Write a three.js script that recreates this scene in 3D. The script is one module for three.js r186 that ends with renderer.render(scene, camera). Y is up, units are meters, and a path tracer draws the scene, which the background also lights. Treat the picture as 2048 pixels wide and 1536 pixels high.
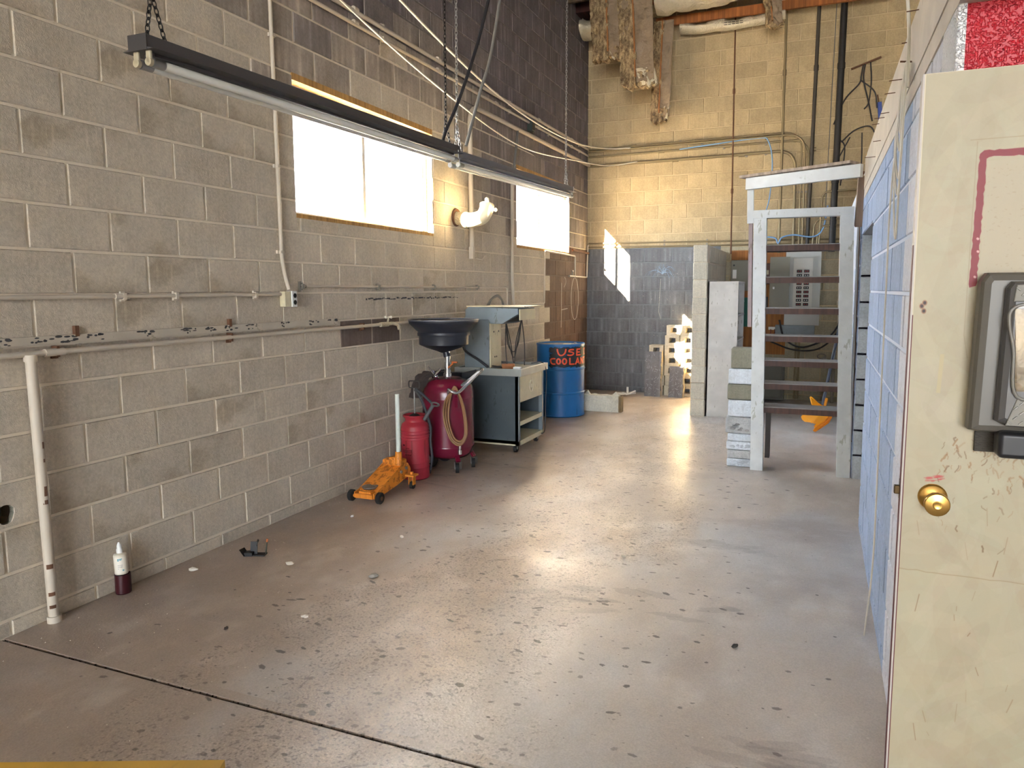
import * as THREE from 'three';
import { mergeGeometries } from 'three/addons/utils/BufferGeometryUtils.js';
import { RoundedBoxGeometry } from 'three/addons/geometries/RoundedBoxGeometry.js';

// ---------------------------------------------------------------- camera, sky, sun, exposure
const scene = new THREE.Scene();
const renderer = new THREE.WebGLRenderer({ antialias: true });
renderer.toneMapping = THREE.LinearToneMapping;
renderer.toneMappingExposure = 26.5;
renderer.shadowMap.enabled = true;
const EYE = 1.514, FOCAL = 1449.2;
const camera = new THREE.PerspectiveCamera(2 * Math.atan(768 / FOCAL) * 180 / Math.PI, 2048 / 1536, 0.05, 200);
{
  const yaw = 0.3823, pitch = -0.1093;
  camera.position.set(0, EYE, 0);
  camera.lookAt(-Math.sin(yaw) * Math.cos(pitch), EYE + Math.sin(pitch), -Math.cos(yaw) * Math.cos(pitch));
  camera.rotateZ(-0.0027);
  camera.setViewOffset(2048, 1536, -30.7, 29.4, 2048, 1536);
  camera.updateMatrixWorld(true); camera.updateProjectionMatrix();
}
scene.background = new THREE.Color().setRGB(0.92, 1.0, 1.1);        // bright hazy sky seen through the windows and the open overhead door
const sun = new THREE.DirectionalLight(new THREE.Color().setRGB(1.0, 0.80, 0.52), 24);
sun.position.set(-0.31 * 14 - 3, 0.33 * 14 + 2, 14 - 5); sun.target.position.set(-3, 2, -5);
scene.add(sun, sun.target);
sun.castShadow = true; sun.shadow.mapSize.set(2048, 2048);
Object.assign(sun.shadow.camera, { left: -12, right: 12, top: 10, bottom: -10, near: 0.5, far: 40 });

// ---------------------------------------------------------------- helpers
let seed = 7;
const rnd = (a = 1, b) => { seed = (seed * 1664525 + 1013904223) >>> 0; const t = seed / 4294967296; return b === undefined ? t * a : a + t * (b - a); };
const V = (x, y, z) => new THREE.Vector3(x, y, z);
const P2 = (x, y) => new THREE.Vector2(x, y);
const PI = Math.PI;
const taken = {};
const numbered = (n) => { const k = taken[n] = (taken[n] ?? -1) + 1; return k ? n + '_' + String(k).padStart(3, '0') : n; };
const std = (color, roughness = 0.7, more = {}) => new THREE.MeshStandardMaterial({ color, roughness, ...more });
const clean = (g) => { g = g.index ? g.toNonIndexed() : g; for (const k of Object.keys(g.attributes)) if (!['position', 'normal', 'uv'].includes(k)) g.deleteAttribute(k); if (!g.attributes.uv) g.setAttribute('uv', new THREE.BufferAttribute(new Float32Array(g.attributes.position.count * 2), 2)); g.morphAttributes = {}; return g; };
const join = (...list) => { const l = list.flat(9).map(clean); return l.length === 1 ? l[0] : mergeGeometries(l); };
// uv in metres, taken from the face's main direction
function metres(g, off = 0) {
  g = clean(g); const p = g.attributes.position, n = g.attributes.normal, u = new Float32Array(p.count * 2);
  for (let i = 0; i < p.count; i += 3) {
    let a = 0, b = 0, c = 0;
    for (let k = 0; k < 3; k++) { a += n.getX(i + k); b += n.getY(i + k); c += n.getZ(i + k); }
    a = Math.abs(a); b = Math.abs(b); c = Math.abs(c);
    for (let k = 0; k < 3; k++) {
      const x = p.getX(i + k), y = p.getY(i + k), z = p.getZ(i + k);
      const [s, t] = a >= b && a >= c ? [z, y] : b >= c ? [x, z] : [x, y];
      u[(i + k) * 2] = s + off; u[(i + k) * 2 + 1] = t + off * 0.7;
    }
  }
  g.setAttribute('uv', new THREE.BufferAttribute(u, 2)); return g;
}
const box = (w, h, d, x = 0, y = 0, z = 0) => new THREE.BoxGeometry(w, h, d).translate(x, y, z);
const rbox = (w, h, d, r, x = 0, y = 0, z = 0, s = 2) => new RoundedBoxGeometry(w, h, d, s, r).translate(x, y, z);
const between = (a, b) => [(a[0] + b[0]) / 2, (a[1] + b[1]) / 2, (a[2] + b[2]) / 2];
const span = (a, b) => box(Math.abs(b[0] - a[0]), Math.abs(b[1] - a[1]), Math.abs(b[2] - a[2]), ...between(a, b));
const cyl = (r, h, x = 0, y = 0, z = 0, seg = 20, r2 = r) => new THREE.CylinderGeometry(r2, r, h, seg).translate(x, y, z);
const ball = (r, x = 0, y = 0, z = 0) => new THREE.SphereGeometry(r, 14, 10).translate(x, y, z);
const lathe = (pts, seg = 40) => new THREE.LatheGeometry(pts.map((p) => P2(...p)), seg);
// a rod between two points
function rod(a, b, r, seg = 10, r2 = r) {
  const A = V(...a), B = V(...b), d = B.clone().sub(A), g = new THREE.CylinderGeometry(r2, r, d.length(), seg);
  g.applyQuaternion(new THREE.Quaternion().setFromUnitVectors(V(0, 1, 0), d.clone().normalize()));
  return g.translate(...A.add(B).multiplyScalar(0.5).toArray());
}
// a bar of rectangular section between two points, w across (horizontal), h upright
function bar(a, b, w, h) {
  const A = V(...a), B = V(...b), d = B.clone().sub(A), g = new THREE.BoxGeometry(w, h, d.length());
  const m = new THREE.Matrix4().lookAt(V(0, 0, 0), d.clone().normalize().negate(), Math.abs(d.y) > 0.99 * d.length() ? V(0, 0, 1) : V(0, 1, 0));
  return g.applyMatrix4(m).translate(...A.add(B).multiplyScalar(0.5).toArray());
}
const smooth = (pts, r, n = 60, seg = 8, closed = false) => new THREE.TubeGeometry(new THREE.CatmullRomCurve3(pts.map((p) => V(...p)), closed, 'catmullrom', 0.5), n, r, seg, closed);
// straight runs with round bends of radius b
function bent(pts, r, b = 0.1, seg = 10) {
  const path = new THREE.CurvePath(), p = pts.map((q) => V(...q));
  let from = p[0];
  for (let i = 1; i < p.length - 1; i++) {
    const k = Math.min(b, from.distanceTo(p[i]) * 0.49, p[i].distanceTo(p[i + 1]) * 0.49);
    const s = p[i].clone().add(from.clone().sub(p[i]).setLength(k)), e = p[i].clone().add(p[i + 1].clone().sub(p[i]).setLength(k));
    path.add(new THREE.LineCurve3(from, s)); path.add(new THREE.QuadraticBezierCurve3(s, p[i], e)); from = e;
  }
  path.add(new THREE.LineCurve3(from, p[p.length - 1]));
  const out = [];
  for (const c of path.curves) out.push(new THREE.TubeGeometry(c, c.isLineCurve3 ? 1 : 8, r, seg, false));
  return join(out);
}
const shape = (pts, holes = []) => { const s = new THREE.Shape(pts.map((p) => P2(...p))); for (const h of holes) s.holes.push(new THREE.Path(h.map((p) => P2(...p)))); return s; };
const rect = (x0, y0, x1, y1) => [[x0, y0], [x1, y0], [x1, y1], [x0, y1]];
const slab = (s, d, bevel = 0) => new THREE.ExtrudeGeometry(s, bevel ? { depth: d - 2 * bevel, bevelEnabled: true, bevelThickness: bevel, bevelSize: bevel, bevelOffset: -bevel, bevelSegments: 2, curveSegments: 10 } : { depth: d, bevelEnabled: false, curveSegments: 14 }).translate(0, 0, bevel);
function mesh(name, g, m, parent) { const o = new THREE.Mesh(g, m); o.name = name; parent.add(o); return o; }
const part = (name, geo, m, parent) => mesh(name, Array.isArray(geo) ? join(geo) : geo, m, parent);
function thing(name, label, category, group, [x, y, z] = [0, 0, 0], turn = 0) {
  const o = new THREE.Group(); o.name = numbered(name); o.position.set(x, y, z); o.rotation.y = turn;
  o.userData = { label, category }; if (group) o.userData.group = group;
  scene.add(o); return o;
}
function single(name, geo, m, label, category, group) {
  const o = mesh(numbered(name), Array.isArray(geo) ? join(geo) : geo, m, scene);
  o.userData = { label, category }; if (group) o.userData.group = group; return o;
}
function setting(name, label, pos = [0, 0, 0], turn = 0) {
  const o = new THREE.Group(); o.name = name; o.position.set(...pos); o.rotation.y = turn; o.userData = { kind: 'structure', label, category: 'structure' }; delete o.userData.category; scene.add(o); return o;
}

// ---------------------------------------------------------------- noise and textures
const hash = (x, y, s) => { let h = Math.imul(x | 0, 374761393) + Math.imul(y | 0, 668265263) + Math.imul(s | 0, 2147483647 - 971); h = Math.imul(h ^ (h >>> 13), 1274126177); h ^= h >>> 16; return (h >>> 0) / 4294967296; };
function vn(x, y, s = 0, per = 0, pery = per) {
  const ix = Math.floor(x), iy = Math.floor(y), fx = x - ix, fy = y - iy, u = fx * fx * (3 - 2 * fx), v = fy * fy * (3 - 2 * fy);
  const w = (k) => per ? ((k % per) + per) % per : k, h = (k) => pery ? ((k % pery) + pery) % pery : k;
  const a = hash(w(ix), h(iy), s), b = hash(w(ix + 1), h(iy), s), c = hash(w(ix), h(iy + 1), s), d = hash(w(ix + 1), h(iy + 1), s);
  return (a + (b - a) * u) + ((c + (d - c) * u) - (a + (b - a) * u)) * v;
}
const fbm = (x, y, s, o = 4, per = 0, pery = per) => { let t = 0, a = 0.5, n = 0; for (let i = 0; i < o; i++) { t += a * vn(x, y, s + i, per, pery); n += a; a *= 0.5; x *= 2; y *= 2; per *= 2; pery *= 2; } return t / n; };
const clamp = (x, a = 0, b = 1) => Math.min(b, Math.max(a, x));
const step = (a, b, x) => { const t = clamp((x - a) / (b - a)); return t * t * (3 - 2 * t); };
function dataTex(W, H, f, { srgb = true, repeat = [1, 1], wrap = true } = {}) {
  const d = new Uint8Array(W * H * 4);
  for (let y = 0; y < H; y++) for (let x = 0; x < W; x++) {
    const c = f(x / W, y / H), i = (y * W + x) * 4;
    if (typeof c === 'number') d[i] = d[i + 1] = d[i + 2] = clamp(c) * 255; else for (let k = 0; k < 3; k++) d[i + k] = clamp(c[k]) * 255;
    d[i + 3] = 255;
  }
  const t = new THREE.DataTexture(d, W, H); t.magFilter = THREE.LinearFilter; t.minFilter = THREE.LinearFilter; if (wrap) t.wrapS = t.wrapT = THREE.RepeatWrapping;
  if (srgb) t.colorSpace = THREE.SRGBColorSpace; t.repeat.set(...repeat); t.needsUpdate = true; return t;
}
function canvasTex(W, H, draw, srgb = true) {
  const c = document.createElement('canvas'); c.width = W; c.height = H; draw(c.getContext('2d'), W, H);
  const t = new THREE.CanvasTexture(c); if (srgb) t.colorSpace = THREE.SRGBColorSpace; return t;
}
const rgb = (hex) => [(hex >> 16 & 255) / 255, (hex >> 8 & 255) / 255, (hex & 255) / 255];
const mix = (a, b, t) => a.map((v, i) => v + (b[i] - v) * t);
const grain = dataTex(512, 512, (u, v) => 0.55 * fbm(u * 64, v * 64, 11, 3, 64) + 0.45 * fbm(u * 16, v * 16, 15, 2, 16), { srgb: false });
const withRepeat = (t, rx, ry = rx) => { const c = t.clone(); c.repeat.set(rx, ry); c.needsUpdate = true; return c; };
const grain2 = withRepeat(grain, 2), grain4 = withRepeat(grain, 5);
// block faces: mottled, with runs down the face
const blockMap = dataTex(1024, 1024, (u, v) => {
  const m = fbm(u * 8, v * 8, 21, 4, 8), runs = fbm(u * 96, v * 6, 31, 2, 96, 6), fine = fbm(u * 128, v * 128, 41, 2, 128);
  const dirt = step(0.56, 0.75, fbm(u * 5, v * 5, 51, 5, 5)), fleck = step(0.8, 0.88, vn(u * 256, v * 256, 61, 256));
  let c = 0.94 + 0.12 * (m - 0.5) + 0.06 * (runs - 0.5) + 0.12 * (fine - 0.5) + 0.06 * fleck;
  return [c, c - 0.012 * dirt, c - 0.03 * dirt].map((x) => x * (1 - 0.10 * dirt));
}, { repeat: [0.7, 0.7] });
const grimeMap = dataTex(1024, 1024, (u, v) => {
  const m = fbm(u * 8, v * 8, 421, 4, 8), fine = fbm(u * 128, v * 128, 441, 2, 128), smear = step(0.52, 0.74, fbm(u * 6, v * 9, 451, 5, 6, 9)), drip = step(0.72, 0.84, fbm(u * 110, v * 9, 431, 2, 110, 9)) * step(0.45, 0.62, fbm(u * 7, v * 7, 461, 3, 7));
  const c = 0.94 + 0.12 * (m - 0.5) + 0.12 * (fine - 0.5) + 0.07 * drip;
  return [c * (1 - 0.10 * smear), c * (1 - 0.115 * smear), c * (1 - 0.14 * smear)];
}, { repeat: [0.7, 0.7] });
const sootMap = dataTex(1024, 1024, (u, v) => {
  const runs = fbm(u * 48, v * 3, 131, 4, 48, 3), m = fbm(u * 7, v * 7, 121, 4, 7), fine = fbm(u * 128, v * 128, 141, 2, 128);
  const pale = step(0.62, 0.8, runs) * step(0.35, 0.7, m);
  const c = 0.80 + 0.24 * (m - 0.5) + 0.26 * (runs - 0.5) + 0.10 * (fine - 0.5) + 0.12 * pale;
  return [c, c * 0.985, c * 0.975];
}, { repeat: [0.6, 0.6] });
const woodMap = dataTex(512, 512, (u, v) => { const w = fbm(u * 40, v * 2, 71, 4, 40, 2), k = fbm(u * 6, v * 4, 75, 3, 6, 4); const c = 0.8 + 0.32 * (w - 0.5) + 0.2 * (k - 0.5); return [c, c * 0.97, c * 0.93]; }, { repeat: [2, 0.8] });
const scuffMap = dataTex(512, 512, (u, v) => { const m = fbm(u * 8, v * 8, 81, 4, 8), s = step(0.70, 0.80, fbm(u * 40, v * 16, 85, 3, 40, 16)) * step(0.4, 0.6, m); const c = 0.94 + 0.12 * (m - 0.5) - 0.16 * s; return [c, c, c - 0.03 * s]; }, { repeat: [1.3, 1.3] });
const rustMap = dataTex(512, 512, (u, v) => {
  const m = fbm(u * 10, v * 10, 91, 5, 10), f = fbm(u * 60, v * 60, 95, 2, 60), worn = step(0.55, 0.66, m * 0.7 + f * 0.3), dark = step(0.6, 0.68, fbm(u * 14, v * 14, 99, 4, 14));
  return mix(mix([1, 1, 1], [0.5, 0.36, 0.26], worn * 0.5), [0.34, 0.27, 0.22], dark * 0.3);
}, { repeat: [3, 3] });
const fuzzMap = dataTex(512, 512, (u, v) => { const a = fbm(u * 24, v * 10, 151, 5, 24, 10), b = fbm(u * 100, v * 60, 155, 3, 100, 60), k = fbm(u * 5, v * 5, 159, 3, 5); return mix([0.33, 0.26, 0.19], [0.84, 0.75, 0.58], clamp(0.75 * k + 0.9 * (a - 0.35) + 0.7 * (b - 0.5))); }, { repeat: [2.5, 2.5] });
const crumple = dataTex(512, 512, (u, v) => { const a = Math.abs(fbm(u * 8, v * 8, 161, 4, 8) - 0.5) * 2, b = Math.abs(fbm(u * 5, v * 5, 165, 3, 5) - 0.5) * 2; return 0.2 + 0.5 * a + 0.5 * b; }, { srgb: false, repeat: [2.5, 2.5] });

// ---------------------------------------------------------------- materials
const M = {
  mortarL: std(0xd6cab6, 0.85, { bumpMap: grain4, bumpScale: 0.0012 }),
  mortarB: std(0xc2b08c, 0.85, { bumpMap: grain4, bumpScale: 0.0012 }),
  mortarR: std(0xc9d1de, 0.8, { bumpMap: grain4, bumpScale: 0.0012 }),
  plain: std(0xc9c3b8, 0.85), deck: std(0x6b5a48, 0.85, { map: woodMap }),
  black: std(0x141416, 0.55), rubber: std(0x191919, 0.8), steel: std(0x9a9a98, 0.38, { metalness: 0.85 }), chrome: std(0xc8c8c8, 0.18, { metalness: 1 }),
  zinc: std(0x8f8a80, 0.5, { metalness: 0.6 }), conduit: std(0xc4b9a8, 0.55), conduitB: std(0x86785b, 0.42, { metalness: 0.3 }), darkPipe: std(0x3a352f, 0.6), blackPipe: std(0x1d1c1d, 0.55), rusty: std(0x6b4a35, 0.85, { map: rustMap }),
  brass: std(0xc39a55, 0.28, { metalness: 0.95 }), white: std(0xe4e4e0, 0.6), whiteMetal: std(0xdadcdd, 0.4), cableWhite: std(0xd9d2c2, 0.6), cableGrey: std(0x6d6b67, 0.6), cableBlack: std(0x222226, 0.55), cableBlue: std(0x7fa9d6, 0.5),
  fixture: std(0x4d4a4a, 0.5), tube: std(0xe6e6de, 0.25), glass: new THREE.MeshPhysicalMaterial({ color: 0xffffff, roughness: 0.03, transmission: 1, thickness: 0, ior: 1.45 }),
  wood: std(0xd8ab68, 0.75, { map: woodMap }), joist: std(0xb8733c, 0.75, { map: woodMap }), paintedWood: std(0xdfe3e4, 0.6, { map: scuffMap, bumpMap: grain2, bumpScale: 0.001 }), tread: std(0x5c3b33, 0.55, { map: woodMap }), treadTop: std(0x9a9a9a, 0.7, { map: scuffMap }),
  beam: std(0xcabfae, 0.65, { map: scuffMap }), ply: std(0xc2803f, 0.7, { map: woodMap }),
  kraft: std(0x8c7a64, 0.55, { bumpMap: crumple, bumpScale: 0.012 }), foil: std(0xcfc6ae, 0.38, { metalness: 0.25, bumpMap: crumple, bumpScale: 0.02 }), fuzz: std(0xffffff, 0.95, { map: fuzzMap, bumpMap: fuzzMap, bumpScale: 0.012 }),
  orange: std(0xe08a2c, 0.5, { map: rustMap }), red: std(0xb22f40, 0.45, { map: scuffMap }), maroon: std(0x6d1530, 0.25), drum: std(0x1569a8, 0.38, { map: scuffMap }), drumTop: std(0x8f9aa0, 0.6, { map: rustMap }),
  poly: std(0x23262f, 0.4), polyRim: std(0x2c2f38, 0.35), greyPaint: std(0x7b868c, 0.45, { map: scuffMap }), greyDark: std(0x4a5459, 0.5, { map: scuffMap }), cream: std(0xd9cfae, 0.55, { map: scuffMap }), hose: std(0x86603a, 0.45), cloth: std(0x3b3331, 0.95, { bumpMap: crumple, bumpScale: 0.01 }),
  concreteBlock: std(0x8d8a7a, 0.95, { map: blockMap, bumpMap: grain4, bumpScale: 0.004 }), whiteBlock: std(0xdbe2ea, 0.85, { map: blockMap, bumpMap: grain4, bumpScale: 0.004 }), creamBlock: std(0xd9d3c2, 0.85, { map: blockMap, bumpMap: grain4, bumpScale: 0.003 }), darkBlock: std(0x85858a, 0.8, { map: sootMap, bumpMap: grain4, bumpScale: 0.003 }), brokenEdge: std(0xc7b692, 0.95, { bumpMap: grain2, bumpScale: 0.006 }),
  bareBlock: std(0xd8ccb4, 0.95, { map: blockMap, bumpMap: grain4, bumpScale: 0.003 }), cardboard: std(0xa8714a, 0.8), shovel: std(0xf09a1a, 0.4), yellow: std(0xe2b33c, 0.6, { map: scuffMap }), panelGrey: std(0xb3b5b0, 0.5), panelDoor: std(0x7d7a6c, 0.5), green: std(0x1f6f5a, 0.5), redTag: std(0xb02a2a, 0.5), led: std(0x7be32a, 0.5),
};
const tones = (hex, map, n, spread, more = {}) => Array.from({ length: n }, (_, i) => { const c = new THREE.Color(hex), k = 1 + spread * ((i + 0.5) / n - 0.5) * 2; c.multiplyScalar(k); return std(c, 0.82, { map, bumpMap: grain4, bumpScale: 0.0025, ...more }); });
const B = {
  left: tones(0xcabeab, blockMap, 5, 0.05), grime: tones(0xcabeab, grimeMap, 5, 0.05), soot1: tones(0xc0b5a8, sootMap, 4, 0.06), soot: tones(0xa59c97, sootMap, 4, 0.06), soot3: tones(0x8e878a, sootMap, 4, 0.07), brown: tones(0x7f6758, sootMap, 3, 0.08), bare: tones(0x7f7068, sootMap, 2, 0.06),
  back: tones(0xbba884, blockMap, 5, 0.08), backDark: tones(0x7a7d81, sootMap, 4, 0.08, { roughness: 0.55 }), backLow: tones(0xb4aa8f, blockMap, 3, 0.06), blue: tones(0xa3b5d2, blockMap, 4, 0.06), band: tones(0xdcdfe8, blockMap, 3, 0.04), quoin: tones(0xcfd8e0, blockMap, 3, 0.05), creamB: tones(0xcfc8b6, blockMap, 4, 0.05),
};

// ---------------------------------------------------------------- block walls
const COURSE = 0.2032, LINE = 2.716;                              // a bed joint lies at LINE, one course is COURSE
const geoCache = new Map();
// the face of one block: flat front, bevelled edges where it meets a joint
function blockGeo(w, h, sides, variant) {
  const key = [w.toFixed(3), h.toFixed(3), sides, variant].join();
  if (geoCache.has(key)) return geoCache.get(key);
  const d = 0.008, b = 0.005, [l, r, bo, t] = [...sides].map((c) => (c === '1' ? b : 0)), X = w / 2, Y = h / 2;
  const o = [[-X, -Y, -0.004], [X, -Y, -0.004], [X, Y, -0.004], [-X, Y, -0.004]], i = [[-X + l, -Y + bo, d - 0.004], [X - r, -Y + bo, d - 0.004], [X - r, Y - t, d - 0.004], [-X + l, Y - t, d - 0.004]];
  const pos = [], quad = (a, b2, c, e) => pos.push(...a, ...b2, ...c, ...a, ...c, ...e);
  quad(i[0], i[1], i[2], i[3]);
  for (let k = 0; k < 4; k++) quad(o[k], o[(k + 1) % 4], i[(k + 1) % 4], i[k]);
  const g = new THREE.BufferGeometry(); g.setAttribute('position', new THREE.Float32BufferAttribute(pos, 3)); g.computeVertexNormals();
  const u = []; for (let k = 0; k < pos.length; k += 3) u.push(pos[k] + variant * 0.37, pos[k + 1] + variant * 0.61);
  g.setAttribute('uv', new THREE.Float32BufferAttribute(u, 2));
  geoCache.set(key, g); return g;
}
const seen = (v) => { const p = v.clone().project(camera); return p.z < 1 && Math.abs(p.x) < 1.08 && Math.abs(p.y) < 1.08; };
function blockWall(group, { x0, x1, y0, y1, phase, holes = [], cuts = [], pick, most = 300, skip }) {
  group.updateMatrixWorld(true);
  const J = 0.010, list = [];
  for (let k = Math.floor((LINE - y1) / COURSE); LINE - k * COURSE > y0; k++) {
    const top = LINE - k * COURSE, bottom = top - COURSE, ph = phase(k);
    for (let n = Math.floor((x0 - ph) / 0.4064); ph + n * 0.4064 < x1; n++) {
      let rects = [[ph + n * 0.4064 + J / 2, Math.max(bottom + J / 2, y0), ph + (n + 1) * 0.4064 - J / 2, Math.min(top - J / 2, y1), '1111']];
      rects = rects.map(([a, b, c, d, s]) => [Math.max(a, x0), b, Math.min(c, x1), d, s]).filter(([a, b, c, d]) => c - a > 0.015 && d - b > 0.015);
      for (const [ha, hb, hc, hd] of holes) rects = rects.flatMap((r) => {
        const [a, b, c, d, s] = r; if (a >= hc || c <= ha || b >= hd || d <= hb) return [r];
        const out = []; if (a < ha) out.push([a, b, ha, d, s]); if (c > hc) out.push([hc, b, c, d, s]);
        const l = Math.max(a, ha), rr = Math.min(c, hc); if (b < hb) out.push([l, b, rr, hb, s]); if (d > hd) out.push([l, hd, rr, d, s]);
        return out.filter(([p, q, e, f]) => e - p > 0.015 && f - q > 0.015);
      });
      for (const cut of cuts) rects = rects.flatMap((r) => { const [a, b, c, d, s] = r; return a < cut - 0.01 && c > cut + 0.01 ? [[a, b, cut, d, s[0] + '0' + s.slice(2)], [cut, b, c, d, '0' + s.slice(1)]] : [r]; });
      for (const [a, b, c, d, s] of rects) {
        if (skip && skip((a + c) / 2, (b + d) / 2)) continue;
        const mid = V((a + c) / 2, (b + d) / 2, 0), world = mid.clone().applyMatrix4(group.matrixWorld);
        list.push({ mid, w: c - a, h: d - b, s, m: pick((a + c) / 2, (b + d) / 2, k, n), v: Math.floor(rnd(5)), tilt: rnd(-1, 1), in: seen(world), dist: world.distanceTo(camera.position) });
      }
    }
  }
  list.sort((p, q) => (q.in - p.in) || (p.dist - q.dist));
  const rest = new Map();
  list.forEach((q, i) => {
    const g = blockGeo(q.w, q.h, q.s, q.v), z = 0.0015 * q.tilt;
    if (i < most && q.in) { const o = mesh('block', g, q.m, group); o.position.set(q.mid.x, q.mid.y, z); }
    else { if (!rest.has(q.m)) rest.set(q.m, []); rest.get(q.m).push(g.clone().translate(q.mid.x, q.mid.y, z)); }
  });
  if (rest.size) {
    const mats = [...rest.keys()], o = mesh('remaining_blocks', mergeGeometries(mats.map((m) => mergeGeometries(rest.get(m))), true), mats, group);
    o.userData.kind = 'stuff';
  }
}
const any = (l) => l[Math.floor(rnd(l.length))];

// room: left wall x = LX, back wall z = BZ, right wall x = RX (a low partition under a storage deck)
const LX = -3.2585, BZ = -10.52, RX = 0.288, CEIL = 5.55, REAR = 13, OUTX = 4.6;
const WIN = [[3.985, 5.83], [7.785, 9.65]], WY0 = 2.01, WY1 = 2.92;   // windows: distance along the left wall, sill and head

// left wall (local x runs away from the camera along the wall)
{
  const g = setting('wall_left', 'painted concrete block wall with two high windows', [LX, 0, 0], PI / 2);
  const hole = []; for (let i = 0; i < 14; i++) { const a = i / 14 * 2 * PI; hole.push([2.0 + 0.037 * Math.cos(a) * (1 + 0.12 * Math.sin(3 * a)), 0.545 + 0.048 * Math.sin(a) * (1 + 0.1 * Math.cos(2 * a))]); }
  const s = shape(rect(-REAR, -0.1, 10.72, CEIL + 0.1), [...WIN.map(([a, b]) => rect(a, WY0, b, WY1)), rect(1.915, 0.492, 2.09, 0.672)]);
  part('mortar_bed', metres(slab(s, 0.2).translate(0, 0, -0.2015)), M.mortarL, g);
  part('mortar_bed', metres(span([8.7, 0, -0.003], [10.515, WY0 - 0.02, -0.0008])), std(0x6b5a50, 0.85), g);
  part('mortar_bed', metres(slab(shape([[3.7, 3.53], [10.515, 2.93], [10.515, CEIL], [3.7, CEIL]]), 0.0022).translate(0, 0, -0.003)), std(0x98918c, 0.85, { map: sootMap }), g);
  // the core of the broken block: a thin shell with the hole, the hollow cell behind it and its back shell
  part('block_shell', metres(slab(shape(rect(1.9, 0.487, 2.11, 0.678), [hole]), 0.026).translate(0, 0, -0.029)), M.concreteBlock, g);
  part('block_shell', metres(box(0.3, 0.4, 0.03, 2.01, 0.545, -0.19)), M.concreteBlock, g);
  const phase = (k) => 2.187 + (((k % 2) + 2) % 2) * 0.2032;
  const k10 = (x, y) => Math.abs(x - 1.984) < 0.1 && Math.abs(y - 0.582) < 0.09;
  blockWall(g, {
    x0: -REAR, x1: 10.515, y0: 0.0, y1: CEIL, phase, holes: WIN.map(([a, b]) => [a, WY0, b, WY1]), skip: k10,
    pick: (x, y, k, n) => {
      if (k === 7 && x > 4.4 && x < 5.3) return any(B.bare);
      if (x > 8.7 && y < 2.03) return any(B.brown);
      // soot and runs: heavier the farther along and the higher up the wall, block by block
      const lvl = (y - 2.75) * 0.75 + (x - 3.6) * 0.11 + (fbm(x * 1.1, y * 1.5, 5, 3) - 0.5) * 0.9 + rnd(-0.2, 0.2);
      if (x > 3.3 && y > 2.3 && lvl > 0.95) return any(B.soot3);
      if (x > 3.3 && y > 2.3 && lvl > 0.6) return any(B.soot);
      if (x > 3.3 && y > 2.2 && lvl > 0.28) return any(B.soot1);
      if ((x > 9.6 && y < 3.4)) return any(B.soot);
      if (fbm(x * 1.2 + 4, y * 1.6, 8, 3) > 0.55) return any(B.grime);
      return any(B.left);
    },
  });
  // the block with a pipe hole knocked through
  const z0 = 1.7806 + 0.005, z1 = 2.187 - 0.005;
  part('block', metres(slab(shape(rect(z0, 0.4808 + 0.005, z1, 0.684 - 0.005), [hole]), 0.008, 0.002).translate(0, 0, -0.004)), B.left[2], g);
  // remains of a painted-over bracket line scraped off the blocks
  const flakes = []; for (let i = 0; i < 46; i++) { const x = 4.75 + i * 0.034 + rnd(0.02); flakes.push(box(rnd(0.012, 0.05), rnd(0.004, 0.014), 0.002, x, 1.446 + rnd(-0.006, 0.006), 0.0055)); }
  part('scraped_paint_line', flakes, std(0x4b4a4c, 0.9), g).userData.kind = 'stuff';
}
// windows
WIN.forEach(([a, b], i) => {
  const g = setting('window_' + (i + 1), i ? 'far sliding window glaring with daylight' : 'near sliding window glaring with daylight', [LX, 0, 0], PI / 2);
  const mid = (a + b) / 2, w = b - a, h = WY1 - WY0, cy = (WY0 + WY1) / 2, back = -0.105;
  part('window_frame', [box(w, 0.035, 0.05, mid, WY0 + 0.02, back), box(w, 0.035, 0.05, mid, WY1 - 0.05, back), box(0.035, h, 0.05, a + 0.0175, cy, back), box(0.035, h, 0.05, b - 0.0175, cy, back)], M.whiteMetal, g);
  part('mullion', box(0.04, h - 0.08, 0.035, mid, cy, back), M.whiteMetal, g);
  part('pane', box(w / 2 - 0.04, h - 0.1, 0.004, a + w / 4 + 0.01, cy - 0.01, back), M.glass, g);
  part('pane', box(w / 2 - 0.04, h - 0.1, 0.004, b - w / 4 - 0.01, cy - 0.01, back - 0.012), M.glass, g);
  part('window_sill', metres(box(w, 0.028, 0.17, mid, WY0 + 0.0, -0.078)), M.wood, g);
  part('head_board', metres(box(w + 0.01, 0.045, 0.19, mid, WY1 - 0.014, -0.088)), M.wood, g);
  part('side_stop', metres(box(0.02, h - 0.06, 0.03, b - 0.012, cy, -0.07)), M.wood, g);
});
// back wall
{
  const g = setting('wall_back', 'tan concrete block back wall with dark lower band', [0, 0, BZ]);
  part('mortar_bed', metres(box(8.3, CEIL + 0.2, 0.2, 0.35, CEIL / 2, -0.1015)), M.mortarB, g);
  part('mortar_bed', metres(span([LX, 0, -0.003], [-1.31, 2.115, -0.0008])), std(0x6f7275, 0.85), g);
  blockWall(g, {
    x0: LX, x1: 2.3, y0: 0, y1: CEIL, phase: (k) => -3.21 + (((k % 2) + 2) % 2 ? 0 : 0.2032), cuts: [-1.31],
    pick: (x, y) => y < 2.11 && x < -1.31 ? any(B.backDark) : y < 2.11 ? any(B.backLow) : any(B.back), most: 300,
  });
}
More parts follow.
